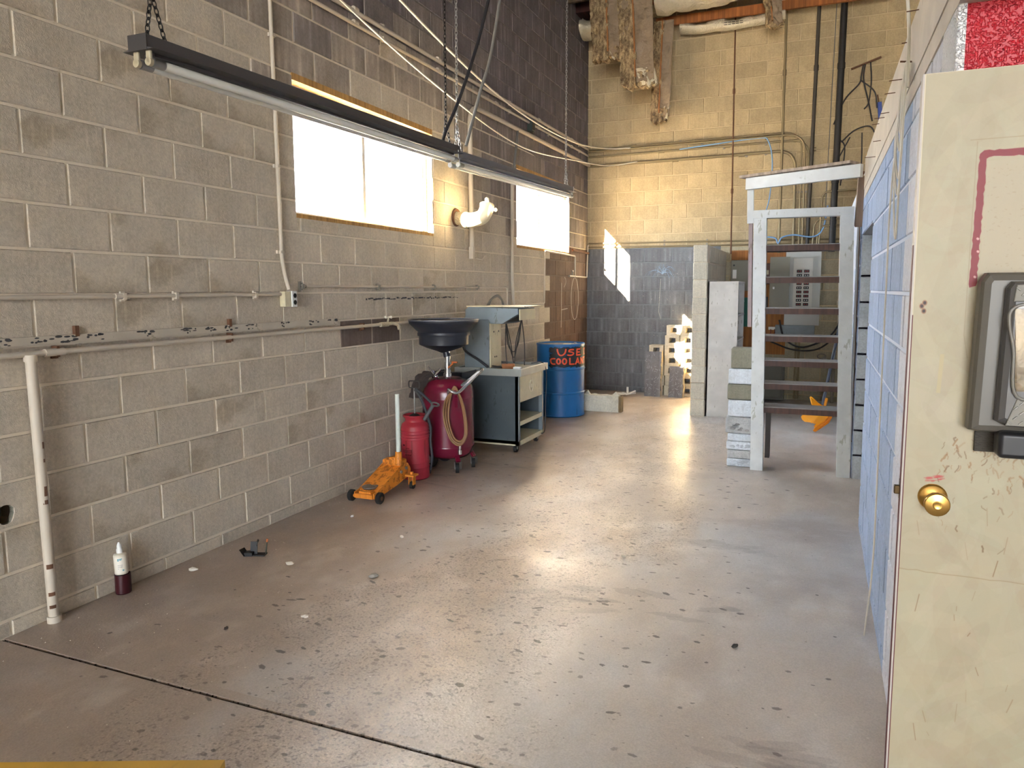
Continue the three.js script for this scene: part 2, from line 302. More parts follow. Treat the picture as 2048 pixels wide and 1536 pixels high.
// short block partition in front of the back wall
{
  const g = setting('wall_partition', 'short cream painted block partition standing out from the back wall');
  const x0 = -1.397, x1 = -1.235, z0 = -8.72;
  part('mortar_bed', metres(span([x0 + 0.004, 0, z0 - 0.004], [x1 - 0.004, 2.03, BZ])), M.mortarL, g);
  for (let k = 0; k < 10; k++) {
    const y = k * 0.2032 + 0.1016, o = mesh('block', blockGeo(x1 - x0, 0.1952, '1111', k % 5), B.creamB[k % 4], g); o.position.set((x0 + x1) / 2, y, z0);
    for (let n = 0; n < 5; n++) {
      const zA = z0 - 0.01 - (n + (k % 2 ? 0.5 : 0)) * 0.4064, zB = Math.max(zA - 0.3964, BZ), zc = (zA + zB) / 2;
      if (zA - zB < 0.05) continue;
      const r = mesh('block', blockGeo(zA - zB, 0.1952, '1111', (k + n) % 5), B.creamB[(k + n) % 4], g); r.position.set(x1, y, zc); r.rotation.y = PI / 2;
      const l = mesh('block', blockGeo(zA - zB, 0.1952, '1111', (k + 2 * n) % 5), B.creamB[(k + 2 * n) % 4], g); l.position.set(x0, y, zc); l.rotation.y = -PI / 2;
    }
  }
}
// right wall: blue, white and red paint; a doorway near its far end
{
  const g = setting('wall_right', 'low block wall painted blue and white under a beam', [RX, 0, 0], -PI / 2);
  const s = shape(rect(BZ, -0.1, -2.2, 2.42), [rect(-6.25, -0.05, -4.98, 1.93)]);
  part('mortar_bed', metres(slab(s, 0.2).translate(0, 0, -0.2015)), M.mortarR, g);
  blockWall(g, { x0: -7.2, x1: -2.075, y0: 0, y1: 2.3, phase: (k) => -4.98 + (((k % 2) + 2) % 2) * 0.2032, holes: [[-6.25, 0, -4.98, 1.93]], cuts: [-3.03], pick: (x) => x < -3.03 ? any(B.blue) : any(B.band) });
  const j = mesh('jamb', metres(box(0.02, 1.93, 0.2, -6.26, 0.965, -0.1)), M.mortarR, g); j.userData.label = 'mortar of the doorway jamb';
  for (let k = 0; k < 10; k++) { const y = k * 0.2032 + 0.09, h = k === 9 ? 0.13 : 0.1932, o = mesh('block', blockGeo(0.196, h, '1111', k % 5), B.quoin[k % 3], g); o.position.set(-6.25, k === 9 ? 1.865 : y, -0.1); o.rotation.y = PI / 2; }
}
// return wall behind the open door, with heavy stippled paint
const stipple = dataTex(512, 512, (u, v) => step(0.35, 0.75, fbm(u * 40, v * 40, 201, 2, 40)), { srgb: false, repeat: [5, 5] });
{
  const g = setting('wall_return', 'red stippled wall behind the open door');
  part('red_face', metres(span([RX + 0.004, -0.1, -2.255], [1.14, 2.42, -2.075])), std(0xb5202e, 0.42, { bumpMap: stipple, bumpScale: 0.003 }), g);
  part('white_corner', metres(span([RX - 0.007, 0.02, -2.3], [RX + 0.012, 2.3, -2.07])), std(0xdfe0e2, 0.5, { bumpMap: stipple, bumpScale: 0.006 }), g);
  part('hinge_wall', metres(span([1.02, -0.1, -2.08], [1.14, 2.42, -1.7])), M.plain, g);
}
// the rest of the building, outside the frame: big bay to the right with an open overhead door, storage deck over the office
{
  const g = setting('wall_rear', 'rear block wall with the open overhead door', [0, 0, REAR]);
  part('wall_body', slab(shape(rect(LX - 0.2, -0.1, OUTX + 0.2, CEIL + 0.1), [rect(-3.15, -0.05, 4.4, 5.3)]), 0.2), M.plain, g);
  const r = setting('wall_outer', 'outer right wall of the shop');
  part('wall_body', span([OUTX, -0.1, BZ - 0.2], [OUTX + 0.2, CEIL + 0.1, REAR + 0.2]), M.plain, r);
  const n = setting('added_sun_blocker', 'unseen tall pale building added to block the sun at the overhead door'); part('wall_body', span([-7.1, -0.12, 24], [1.2, 9.4, 29]), std(0xcfc9bd, 0.9), n);  // unseen mass added only to keep low sun out of the rear opening
  const d = setting('storage_deck', 'plywood storage deck over the office'); part('deck_boards', metres(span([RX + 0.03, 2.42, BZ], [OUTX, 2.47, -2.06])), M.deck, d);
  const o = setting('wall_office', 'front wall of the office beside the bay'); part('wall_body', span([1.14, -0.1, -2.25], [OUTX, 2.42, -2.075]), M.plain, o);
  const e = setting('ground', 'concrete apron outside'); part('apron', new THREE.CircleGeometry(60, 48).rotateX(-PI / 2).translate(0, -0.12, 0), std(0x8d8a84, 0.9), e);
}
// floor: slabs with a saw-cut joint across the bay
function floorTex(W, H, x0, x1, z0, z1) {
  return canvasTex(W, H, (c) => {
    const im = c.createImageData(W, H), d = im.data;
    const base = [0.76, 0.72, 0.68], brown = [0.62, 0.535, 0.46], cool = [0.75, 0.735, 0.72], pale = [0.82, 0.80, 0.775], dark = [0.62, 0.58, 0.555];
    for (let y = 0; y < H; y++) for (let x = 0; x < W; x++) {
      const X = x0 + (x + 0.5) / W * (x1 - x0), Z = z1 + (y + 0.5) / H * (z0 - z1);          // canvas row 0 is v = 1
      const b1 = fbm(X * 0.9, Z * 0.9, 301, 4), b2 = fbm(X * 2.6, Z * 1.4, 311, 4), b3 = fbm(X * 7, Z * 5, 321, 4), f = vn(X * 260, Z * 260, 331), f2 = vn(X * 120, Z * 120, 335);
      let col = mix(base, cool, step(0.42, 0.62, b1));
      // oil-brown film over the slab along the left wall, ragged edge
      const film = step(0.36, 0.66, 0.5 + (-1.75 - X) * 0.16 + (b2 - 0.5) * 0.7 + (b1 - 0.5) * 0.5 + (Z > -2 ? 0.09 : 0));
      col = mix(col, brown, 0.6 * film);
      col = mix(col, pale, 0.3 * step(0.5, 0.75, b3) * step(0.4, 0.65, b2));
      col = mix(col, dark, 0.4 * step(0.5, 0.72, fbm(X * 1.7 + 9, Z * 2.3, 341, 5)));
      // trodden lane with pitted, speckled paste
      const lane = step(0.44, 0.56, 0.75 - Math.abs(X + 1.45) * 0.42 + (b2 - 0.5) * 0.5);
      let k = 1 + 0.10 * (f - 0.5) + 0.12 * (b3 - 0.5);
      k *= 1 - lane * 0.22 * step(0.66, 0.86, f2) + lane * 0.06 * step(0.5, 0.8, f);
      const i = (y * W + x) * 4; for (let q = 0; q < 3; q++) d[i + q] = clamp(col[q] * k) * 255; d[i + 3] = 255;
    }
    c.putImageData(im, 0, 0);
    const sx = W / (x1 - x0), sz = H / (z1 - z0), px = (X) => (X - x0) * sx, py = (Z) => (z1 - Z) * sz;
    const keep = seed; seed = 4242;                                                              // the same spots in every slab's texture
    const blob = (X, Z, rx, rz, style, rot = 0) => {
      c.fillStyle = style; c.beginPath(); const n = 13, ph = rnd(6);
      for (let i = 0; i <= n; i++) { const a = (i % n) / n * 2 * PI, r = 1 + 0.12 * Math.sin(a * 2 + ph) + 0.14 * Math.sin(a * 5 + ph * 2) + 0.2 * (hash(i % n, ph * 1e4, 5) - 0.5), ex = Math.cos(a) * rx * r, ez = Math.sin(a) * rz * r; const xx = X + ex * Math.cos(rot) - ez * Math.sin(rot), zz = Z + ex * Math.sin(rot) + ez * Math.cos(rot); i ? c.lineTo(px(xx), py(zz)) : c.moveTo(px(xx), py(zz)); }
      c.fill();
    };
    for (let i = 0; i < 2600; i++) {                                                              // oil spots, pits
      const X = -1.45 + (rnd() + rnd() + rnd() - 1.5) * 1.25, Z = -1.4 - rnd() * 8, s = 0.0022 + 0.009 * Math.pow(rnd(), 3.2);
      blob(X, Z, s * rnd(1, 2.4), s, `rgba(52,48,46,${rnd(0.25, 0.62).toFixed(2)})`, rnd(-0.5, 0.5));
    }
    for (let i = 0; i < 46; i++) { const X = -1.4 + (rnd() + rnd() - 1) * 1.3, Z = -1.5 - rnd() * 4.5; blob(X, Z, rnd(0.012, 0.026), rnd(0.006, 0.014), `rgba(50,47,46,${rnd(0.45, 0.75).toFixed(2)})`, rnd(-0.5, 0.5)); }
    for (let i = 0; i < 420; i++) blob(rnd(-3.2, 0.28), -1.3 - rnd() * 9, rnd(0.002, 0.006), rnd(0.002, 0.004), `rgba(222,216,206,${rnd(0.4, 0.9).toFixed(2)})`);
    for (let i = 0; i < 30; i++) { c.strokeStyle = `rgba(205,198,188,${rnd(0.2, 0.5).toFixed(2)})`; c.lineWidth = rnd(0.0015, 0.004) * sx; c.beginPath(); const X = rnd(-3, 0.2), Z = -1.4 - rnd() * 6; c.moveTo(px(X), py(Z)); c.lineTo(px(X + rnd(-0.12, 0.12)), py(Z + rnd(-0.15, 0.15))); c.stroke(); }
    // swept mortar patches and long scuffs towards the right wall
    for (const [X, Z, a, b, t] of [[-0.1, -4.75, 0.3, 0.1, 0.34], [-0.05, -5.1, 0.2, 0.05, 0.2], [0.02, -3.6, 0.16, 0.05, 0.25], [-0.1, -3.1, 0.12, 0.1, 0.16]]) for (let i = 0; i < 9; i++) blob(X + rnd(-a, a), Z + rnd(-b, b), rnd(0.03, 0.12), rnd(0.008, 0.03), `rgba(205,205,205,${t * 0.5})`, rnd(-0.3, 0.3));
    for (const [X, Z, a, b, t] of [[-0.75, -3.35, 0.42, 0.14, 0.3], [-1.15, -3.25, 0.3, 0.1, 0.2], [-0.5, -4.3, 0.25, 0.08, 0.16], [-2.9, -5.1, 0.25, 0.3, 0.3], [-2.55, -6.0, 0.3, 0.4, 0.26], [0.0, -2.3, 0.16, 0.12, 0.25]]) for (let i = 0; i < 12; i++) blob(X + rnd(-a, a), Z + rnd(-b, b), rnd(0.05, 0.16), rnd(0.015, 0.04), `rgba(70,64,66,${t * 0.4})`, rnd(-0.4, 0.4));
    seed = keep;
  });
}
{
  const g = setting('floor', 'stained and pitted concrete floor');
  const rough = dataTex(512, 512, (u, v) => 0.22 + 0.30 * fbm(u * 6, v * 6, 401, 5, 6) + 0.12 * fbm(u * 70, v * 70, 411, 2, 70), { srgb: false });
  rough.channel = 1; rough.repeat.set(0.5, 0.5);
  const bump = grain.clone(); bump.channel = 1; bump.repeat.set(2.2, 2.2); bump.needsUpdate = true;
  const J = -1.945, gap = 0.0085, E0 = 0.45;
  const piece = (x0, x1, z0, z1, m) => {
    const o = metres(span([x0, -0.1, z0], [x1, 0, z1])), p = o.attributes.position, u = new Float32Array(p.count * 2);
    o.setAttribute('uv1', o.attributes.uv);
    for (let i = 0; i < p.count; i++) { u[2 * i] = (p.getX(i) - x0) / (x1 - x0); u[2 * i + 1] = (p.getZ(i) - z0) / (z1 - z0); }
    o.setAttribute('uv', new THREE.BufferAttribute(u, 2)); return mesh('slab', o, m, g);
  };
  const cover = (W, H, x0, x1, z0, z1) => piece(x0, x1, z0, z1, std(0xffffff, 0.95, { map: floorTex(W, H, x0, x1, z0, z1), roughnessMap: rough, bumpMap: bump, bumpScale: 0.0012 }));
  cover(1536, 512, LX, E0, J + gap, -0.95);
  cover(1792, 1792, LX, E0, -5.4, J - gap);
  cover(1024, 1280, LX, E0, BZ, -5.4);
  const plainFloor = std(0x8b817a, 0.7);
  piece(LX, E0, -0.95, REAR, plainFloor); piece(E0, OUTX, J + gap, REAR, plainFloor); piece(E0, OUTX, BZ, J - gap, plainFloor);
  const crumbs = []; for (let i = 0; i < 130; i++) { const s = rnd(0.002, 0.006); crumbs.push(new THREE.TetrahedronGeometry(s).rotateX(rnd(3)).rotateY(rnd(3)).translate(rnd(LX, 0.3), -0.003, J + rnd(-0.006, 0.006))); }
  part('joint_filler', [span([LX, -0.1, J - gap], [OUTX, -0.011, J + gap])], std(0x1b1613, 0.95), g);
  part('joint_grit', crumbs, std(0x3a2a22, 0.95), g).userData.kind = 'stuff';
}
// ceiling with joists
{
  const g = setting('ceiling', 'open joist ceiling'); part('deck', span([LX - 0.2, CEIL, BZ - 0.2], [OUTX + 0.2, CEIL + 0.1, REAR + 0.2]), M.deck, g);
  for (let i = 0; i < 9; i++) part('joist', metres(span([LX, 5.3, BZ + 0.9 + i * 1.2], [OUTX, CEIL, BZ + 0.95 + i * 1.2])), M.deck, g);
  part('joist', metres(bar([-2.24, 5.13, -10.28], [0.7, 5.13, -10.28], 0.045, 0.115)), M.joist, g);
  part('joist', metres(bar([-3.2, 5.42, -10.1], [1.6, 5.42, -10.1], 0.05, 0.2)), M.joist, g);
  part('blocking', metres(span([-2.36, 5.0, -10.31], [-2.22, 5.2, -10.25])), M.deck, g);
  part('wall_plate', metres(span([LX + 0.002, 5.28, -10.45], [-2.8, 5.45, -9.9])), std(0x4a211d, 0.8, { map: woodMap }), g);
}
// beam along the top of the right wall
{
  const g = setting('trim_1', 'cream painted beam on top of the right wall');
  part('beam_face', metres(span([RX - 0.012, 2.255, -6.1], [RX + 0.16, 2.485, -1.93])), M.beam, g);
  part('beam_underside', metres(span([RX - 0.008, 2.19, -6.1], [RX + 0.14, 2.256, -1.93])), M.beam, g);
  for (const [y, z, l] of [[2.46, -2.9, 0.03], [2.43, -3.15, 0.02], [2.38, -3.7, 0.035], [2.36, -4.0, 0.03], [2.4, -4.3, 0.04], [2.32, -4.5, 0.03], [2.3, -4.9, 0.05], [2.45, -4.7, 0.03], [2.36, -3.4, 0.04]]) part('nail', rod([RX - 0.005, y, z], [RX - 0.02 - l, y - 0.004, z + 0.005], 0.002, 6), M.rusty, g);
}
console.log('structure done');

// ---------------------------------------------------------------- the open door at the right, with its soap dispenser
{
  const X0 = 0.208, W = 0.81, H = 2.02, ZF = -2.008;
  const g = setting('door_1', 'scuffed cream door standing open, red paint line on its face', [X0, 0, ZF]);
  part('leaf', span([0.004, 0.008, -0.044], [W, H, -0.0005]), std(0xcdc3a6, 0.55), g);
  part('edge_strip', span([0, 0.008, -0.044], [0.0042, H, 0]), std(0xb9b3ae, 0.5), g);
  part('edge_paint', [span([-0.001, 0.008, -0.03], [0.0002, 1.62, -0.004]), span([0.0042, 0.008, -0.0004], [0.0062, 1.45, 0.0012])], std(0x5e2029, 0.6), g);
  const face = canvasTex(1024, 2048, (c, w, h) => {
    const px = (x) => x / W * w, py = (y) => h - y / H * h;
    c.fillStyle = '#a99f86'; c.fillRect(0, 0, w, h);
    for (let i = 0; i < 900; i++) { const s = rnd(0.01, 0.07); c.fillStyle = `rgba(${rnd() < 0.5 ? '200,192,170' : '140,126,100'},${rnd(0.015, 0.06)})`; c.beginPath(); c.ellipse(px(rnd(W)), py(rnd(H)), px(s * 0.5), px(s * rnd(1, 3)), rnd(3), 0, 7); c.fill(); }
    c.strokeStyle = 'rgba(140,124,96,0.5)'; c.lineWidth = 2; c.beginPath(); c.moveTo(px(0.115), py(1.856)); c.lineTo(px(0.112), py(1.40)); c.lineTo(px(0.122), py(1.345)); c.stroke(); c.beginPath(); c.moveTo(px(0.1), py(1.86)); c.lineTo(w, py(1.87)); c.stroke();
    c.fillStyle = 'rgba(173,162,139,1)'; c.fillRect(px(0.137), py(1.81), w, py(1.3) - py(1.81));
    for (let i = 0; i < 260; i++) { c.fillStyle = `rgba(150,132,104,${rnd(0.1, 0.35)})`; c.beginPath(); c.ellipse(px(rnd(0.14, 0.3)), py(rnd(1.45, 1.8)), rnd(1, 5), rnd(0.8, 2), rnd(-0.5, 0.5), 0, 7); c.fill(); }
    // red line
    c.fillStyle = '#7f1020'; c.beginPath(); const pts = [];
    for (let y = 1.515; y <= 1.835; y += 0.008) pts.push([0.1215 + (1.83 - y) * -0.018 + rnd(-0.0012, 0.0012), y]);
    for (let x = 0.13; x < W; x += 0.01) pts.push([x, 1.834 + rnd(-0.0015, 0.0015)]);
    for (let x = W; x > 0.137; x -= 0.01) pts.push([x, 1.819 + rnd(-0.0015, 0.0015)]);
    for (let y = 1.815; y >= 1.515; y -= 0.008) pts.push([0.1365 + (1.83 - y) * -0.018 + rnd(-0.0016, 0.0016), y]);
    pts.forEach(([x, y], i) => (i ? c.lineTo(px(x), py(y)) : c.moveTo(px(x), py(y)))); c.fill();
    c.fillStyle = 'rgba(225,190,180,0.8)'; for (const [x, y] of [[0.128, 1.63], [0.13, 1.6], [0.127, 1.54]]) { c.beginPath(); c.ellipse(px(x), py(y), 4, 3, 0.4, 0, 7); c.fill(); }
    // holes, tape, scratches, grime
    for (const [x, y] of [[0.018, 1.47], [0.024, 1.478], [0.023, 1.458]]) { c.fillStyle = '#8d6a52'; c.beginPath(); c.arc(px(x), py(y), 7, 0, 7); c.fill(); c.fillStyle = '#2c1512'; c.beginPath(); c.arc(px(x), py(y), 4, 0, 7); c.fill(); }
    c.fillStyle = '#b0a280'; c.beginPath(); c.moveTo(px(0.064), py(1.353)); c.lineTo(px(0.073), py(1.353)); c.lineTo(px(0.069), py(1.257)); c.lineTo(px(0.06), py(1.257)); c.fill();
    for (let i = 0; i < 130; i++) { let x = rnd(0.07, 0.36), y = 1.15 - Math.abs(rnd(-1, 1) * rnd()) * 0.3; c.strokeStyle = `rgba(${rnd() < 0.6 ? '132,92,56' : '104,80,56'},${rnd(0.15, 0.6)})`; c.lineWidth = rnd(1, 5); c.lineJoin = 'bevel'; c.beginPath(); c.moveTo(px(x), py(y)); const dx = rnd(-0.5, 0.5); for (let k = 0; k < 4; k++) { x += (dx + rnd(-0.6, 0.6)) * 0.006; y -= rnd(0.001, 0.007); c.lineTo(px(x), py(y)); } c.stroke(); }
    for (let i = 0; i < 55; i++) { const x = rnd(0.03, W), y = rnd(0.25, 1.05), l = rnd(0.01, 0.05); c.strokeStyle = `rgba(128,100,72,${rnd(0.25, 0.7)})`; c.lineWidth = rnd(1, 3); c.beginPath(); c.moveTo(px(x), py(y)); c.lineTo(px(x + rnd(-0.012, 0.012)), py(y - l)); c.stroke(); }
    c.strokeStyle = 'rgba(132,112,80,0.5)'; c.lineWidth = 2; c.beginPath(); for (let x = 0; x <= W; x += 0.02) c.lineTo(px(x), py(0.80 + rnd(-0.002, 0.002))); c.stroke();
    c.fillStyle = 'rgba(178,60,60,0.45)'; for (let i = 0; i < 22; i++) { c.beginPath(); c.ellipse(px(rnd(0.05, 0.085)), py(rnd(1.035, 1.05)), rnd(4, 14), rnd(1, 2.5), -0.15, 0, 7); c.fill(); }
  });
  part('face_panel', new THREE.PlaneGeometry(W - 0.006, H - 0.01).translate(W / 2 + 0.003, H / 2 + 0.004, 0), std(0xffffff, 0.5, { map: face, bumpMap: grain2, bumpScale: 0.0004 }), g);
  const kx = 0.075, ky = 0.993, rose = lathe([[0.033, 0], [0.033, 0.004], [0.029, 0.009], [0.012, 0.013]], 28).rotateX(PI / 2).translate(kx - 0.004, ky + 0.006, 0);
  const kn = part('knob', [rose, lathe([[0.011, 0.008], [0.011, 0.028], [0.02, 0.034], [0.0285, 0.043], [0.0285, 0.052], [0.026, 0.057], [0, 0.058]], 28).rotateX(PI / 2).translate(kx, ky, 0)], M.brass, g);
  part('lock_button', lathe([[0.0105, 0.0575], [0.0105, 0.0605], [0.008, 0.0605], [0.008, 0.059], [0, 0.059]], 20).rotateX(PI / 2).translate(kx, ky, 0), M.brass, kn);
  part('latch', [rbox(0.016, 0.022, 0.016, 0.003, -0.006, 1.005, -0.022), box(0.002, 0.05, 0.024, -0.0005, 1.005, -0.022)], std(0x4a3a22, 0.4, { metalness: 0.8 }), g);
}
{
  const t = thing('soap_dispenser', 'grey plastic hand soap dispenser with diamond plate front on the cream door', 'dispenser', null, [0.335, 1.185, -2.004]);
  const outline = [[0.0, 0.0], [0.018, 0.035 - 0.045 + 0.01], [0.28, 0], [0.315, 0.02], [0.3, 0.34], [0.285, 0.365], [0.02, 0.365], [0.008, 0.345]];
  outline[1] = [0.02, -0.004];
  part('housing', slab(shape(outline), 0.075, 0.018), std(0x5b5750, 0.38), t);
  part('raised_hood', slab(shape([[0.045, 0.03], [0.07, 0.018], [0.25, 0.018], [0.272, 0.03], [0.262, 0.33], [0.25, 0.345], [0.062, 0.345], [0.052, 0.33]]), 0.05, 0.016).translate(0, 0, 0.062), std(0x4c4a49, 0.34), t);
  const plate = std(0x7c7972, 0.55, { metalness: 0.2 });
  part('upper_plate', slab(shape([[0.062, 0.3], [0.255, 0.3], [0.25, 0.338], [0.066, 0.338]]), 0.006, 0.002).translate(0, 0, 0.109), plate, t);
  part('lower_plate', slab(shape([[0.062, 0.022], [0.255, 0.022], [0.232, 0.085], [0.082, 0.085]]), 0.006, 0.002).translate(0, 0, 0.109), plate, t);
  const lugs = []; for (let r = 0; r < 9; r++) for (let q = 0; q < 9; q++) { const x = 0.07 + q * 0.021 + (r % 2) * 0.01, y = 0.03 + r * 0.011 + (r > 4 ? 0.232 : 0); if (y > 0.335 || (r <= 4 && (x < 0.062 + (y - 0.02) * 0.35 || x > 0.25 - (y - 0.02) * 0.35)) || x > 0.25) continue; lugs.push(rbox(0.0115, 0.0032, 0.004, 0.0015, 0, 0, 0, 1).rotateZ((r + q) % 2 ? 0.75 : -0.75).translate(x, y, 0.1155)); }
  part('tread_lugs', lugs, std(0x9c9992, 0.4, { metalness: 0.3 }), t);
  part('inner_pouch', slab(shape([[0.075, 0.1], [0.24, 0.1], [0.25, 0.285], [0.066, 0.285]]), 0.012, 0.005).translate(0, 0, 0.104), std(0x8d7d66, 0.5, { bumpMap: crumple, bumpScale: 0.03 }), t);
  part('clear_window', slab(shape([[0.078, 0.095], [0.088, 0.088], [0.228, 0.088], [0.238, 0.095], [0.254, 0.28], [0.244, 0.292], [0.072, 0.292], [0.062, 0.28]]), 0.004, 0.0015).translate(0, 0, 0.122), new THREE.MeshPhysicalMaterial({ color: 0xffffff, roughness: 0.08, transmission: 1, thickness: 0, ior: 1.2 }), t);
  part('window_rim', smooth([[0.08, 0.09, 0.118], [0.16, 0.088, 0.118], [0.236, 0.09, 0.118], [0.248, 0.19, 0.118], [0.255, 0.285, 0.118], [0.16, 0.293, 0.118], [0.061, 0.285, 0.118], [0.068, 0.19, 0.118]], 0.004, 70, 6, true), std(0x77736c, 0.3), t);
  part('push_lever', rbox(0.2, 0.062, 0.06, 0.012, 0.155, -0.026, 0.07), std(0x1c1d21, 0.4), t);
  part('mounting_plate', span([0.024, -0.06, 0], [0.3, 0.0, 0.012]), std(0x3a342c, 0.7, { map: rustMap }), t);
}

// ---------------------------------------------------------------- on the left wall
const wx = LX + 0.006;                                              // face of the blocks
const strap = (y, z, along) => along ? [box(0.014, 0.05, 0.022, wx + 0.006, y, z), box(0.03, 0.034, 0.018, wx + 0.016, y, z)] : [box(0.014, 0.022, 0.05, wx + 0.006, y, z), box(0.03, 0.018, 0.034, wx + 0.016, y, z)];
{
  const t = thing('conduit', 'painted conduit running along the left wall to the outlet box', 'conduit', null);
  part('pipe', bent([[wx + 0.016, 1.484, -1.0], [wx + 0.016, 1.49, -3.775]], 0.011), M.conduit, t);
  for (const z of [-1.6, -2.63, -2.95, -3.55]) part('strap', strap(1.487, z, true), M.conduit, t);
  part('coupling', [rod([wx + 0.016, 1.487, -2.58], [wx + 0.016, 1.487, -2.66], 0.0145, 12)], M.conduit, t);
  const v = thing('conduit', 'painted conduit dropping from the ceiling to the outlet box', 'conduit', null);
  part('pipe', bent([[wx + 0.016, 5.5, -3.76], [wx + 0.016, 1.72, -3.80], [wx + 0.018, 1.6, -3.825], [wx + 0.03, 1.52, -3.84]], 0.0125, 0.05), M.conduit, v);
  for (const y of [3.1, 2.3, 1.76]) part('strap', strap(y, -3.795, false), M.conduit, v);
  const o = thing('outlet_box', 'cream electrical outlet box with two black sockets on the left wall', 'outlet', null, [wx, 1.458, -3.835]);
  part('box_body', rbox(0.045, 0.1, 0.062, 0.004, 0.022, 0, 0.02), M.cream, o);
  part('cover_plate', rbox(0.05, 0.104, 0.05, 0.003, 0.026, 0, -0.034), M.white, o);
  for (const y of [-0.022, 0.022]) part('socket', [cyl(0.014, 0.004, 0, 0, 0, 16).rotateZ(PI / 2).translate(0.0525, y, -0.036), box(0.004, 0.03, 0.016, 0.0515, y, -0.036)], M.black, o);
}
{
  const flaky = std(0xc9beac, 0.6, { map: scuffMap });
  const t = thing('angle_rail', 'chipped painted steel rail along the left wall above the water pipe', 'rail', null);
  part('rail', metres(join(span([wx, 1.272, -4.36], [wx + 0.02, 1.312, -1.0]), span([wx, 1.268, -4.36], [wx + 0.03, 1.274, -1.0]))), flaky, t);
  const chips = []; for (let i = 0; i < 120; i++) { const c = [-1.15, -1.6, -2.02, -2.2, -2.32, -2.45, -2.75, -3.02, -3.18, -3.33, -3.5, -3.8, -4.1, -4.3][i % 14], l = rnd(0.006, 0.04); chips.push(new THREE.IcosahedronGeometry(0.5, 1).scale(0.003, rnd(0.005, 0.013), l).translate(wx + 0.0198, 1.306 - Math.pow(rnd(), 2) * 0.03, c + rnd(-0.05, 0.05))); }
  part('chipped_paint', chips, std(0x3a393b, 0.8), t).userData.kind = 'stuff';
  for (const [z, h] of [[-2.37, 0.05], [-3.33, 0.045], [-1.5, 0.05]]) part('bracket_stub', [box(0.02, h, 0.02, wx + 0.012, 1.312 + h / 2 - 0.01, z)], M.rusty, t);
  const p = thing('water_pipe', 'painted water pipe along the left wall leading to the tap', 'pipe', null);
  part('pipe', bent([[wx + 0.032, 1.236, -1.0], [wx + 0.032, 1.244, -5.2], [wx + 0.03, 1.243, -5.75]], 0.013), M.conduit, p);
  for (const z of [-2.26, -3.32, -4.66]) part('clip', [box(0.04, 0.05, 0.012, wx + 0.02, 1.24, z), box(0.012, 0.03, 0.03, wx + 0.008, 1.222, z)], M.rusty, p);
  part('coupling', rod([wx + 0.032, 1.238, -2.2], [wx + 0.032, 1.238, -2.29], 0.018, 12), M.conduit, p);
  const d = thing('downpipe', 'thick painted pipe with rust spots standing against the left wall', 'pipe', null);
  part('pipe', bent([[wx + 0.04, 1.232, -2.13], [wx + 0.035, 0.0, -2.15]], 0.0225, 0.05, 14), M.conduit, d);
  part('collar', cyl(0.03, 0.03, wx + 0.036, 0.015, -2.15, 16), M.conduit, d); part('collar', cyl(0.027, 0.03, wx + 0.04, 1.22, -2.13, 16), M.conduit, d);
  for (const [y, s] of [[0.83, 0.03], [0.76, 0.016], [0.62, 0.045], [0.57, 0.02], [0.27, 0.022], [0.14, 0.018], [0.08, 0.016]]) part('rust_spot', new THREE.CylinderGeometry(0.0232, 0.0232, s, 10, 1, true, 0.5, 1.2).translate(wx + 0.0375, y, -2.143), M.rusty, d);
  const f = thing('tap', 'old wall tap with cross handle over the bare dark blocks', 'tap', null, [wx + 0.03, 1.243, -4.98]);
  part('tap_body', [rod([0, 0, 0.2], [0, 0, 0.0], 0.012, 12), rod([0.004, 0, 0.09], [0.004, 0, -0.02], 0.019, 12), smooth([[0, 0, -0.02], [0.02, 0.004, -0.06], [0.045, -0.01, -0.1], [0.05, -0.045, -0.115]], 0.014, 16, 10), rod([0, 0.01, -0.02], [0.006, 0.05, -0.025], 0.009)], std(0xbdb298, 0.5, { map: rustMap }), f);
  part('cross_handle', [rod([-0.025, 0.055, -0.03], [0.035, 0.055, -0.02], 0.007), rod([0.006, 0.055, 0.01], [0.006, 0.055, -0.06], 0.007), ball(0.011, 0.006, 0.055, -0.06), ball(0.011, 0.006, 0.055, 0.01), ball(0.011, -0.025, 0.055, -0.03), ball(0.011, 0.035, 0.055, -0.02)], std(0xd8d2c2, 0.5), f);
}
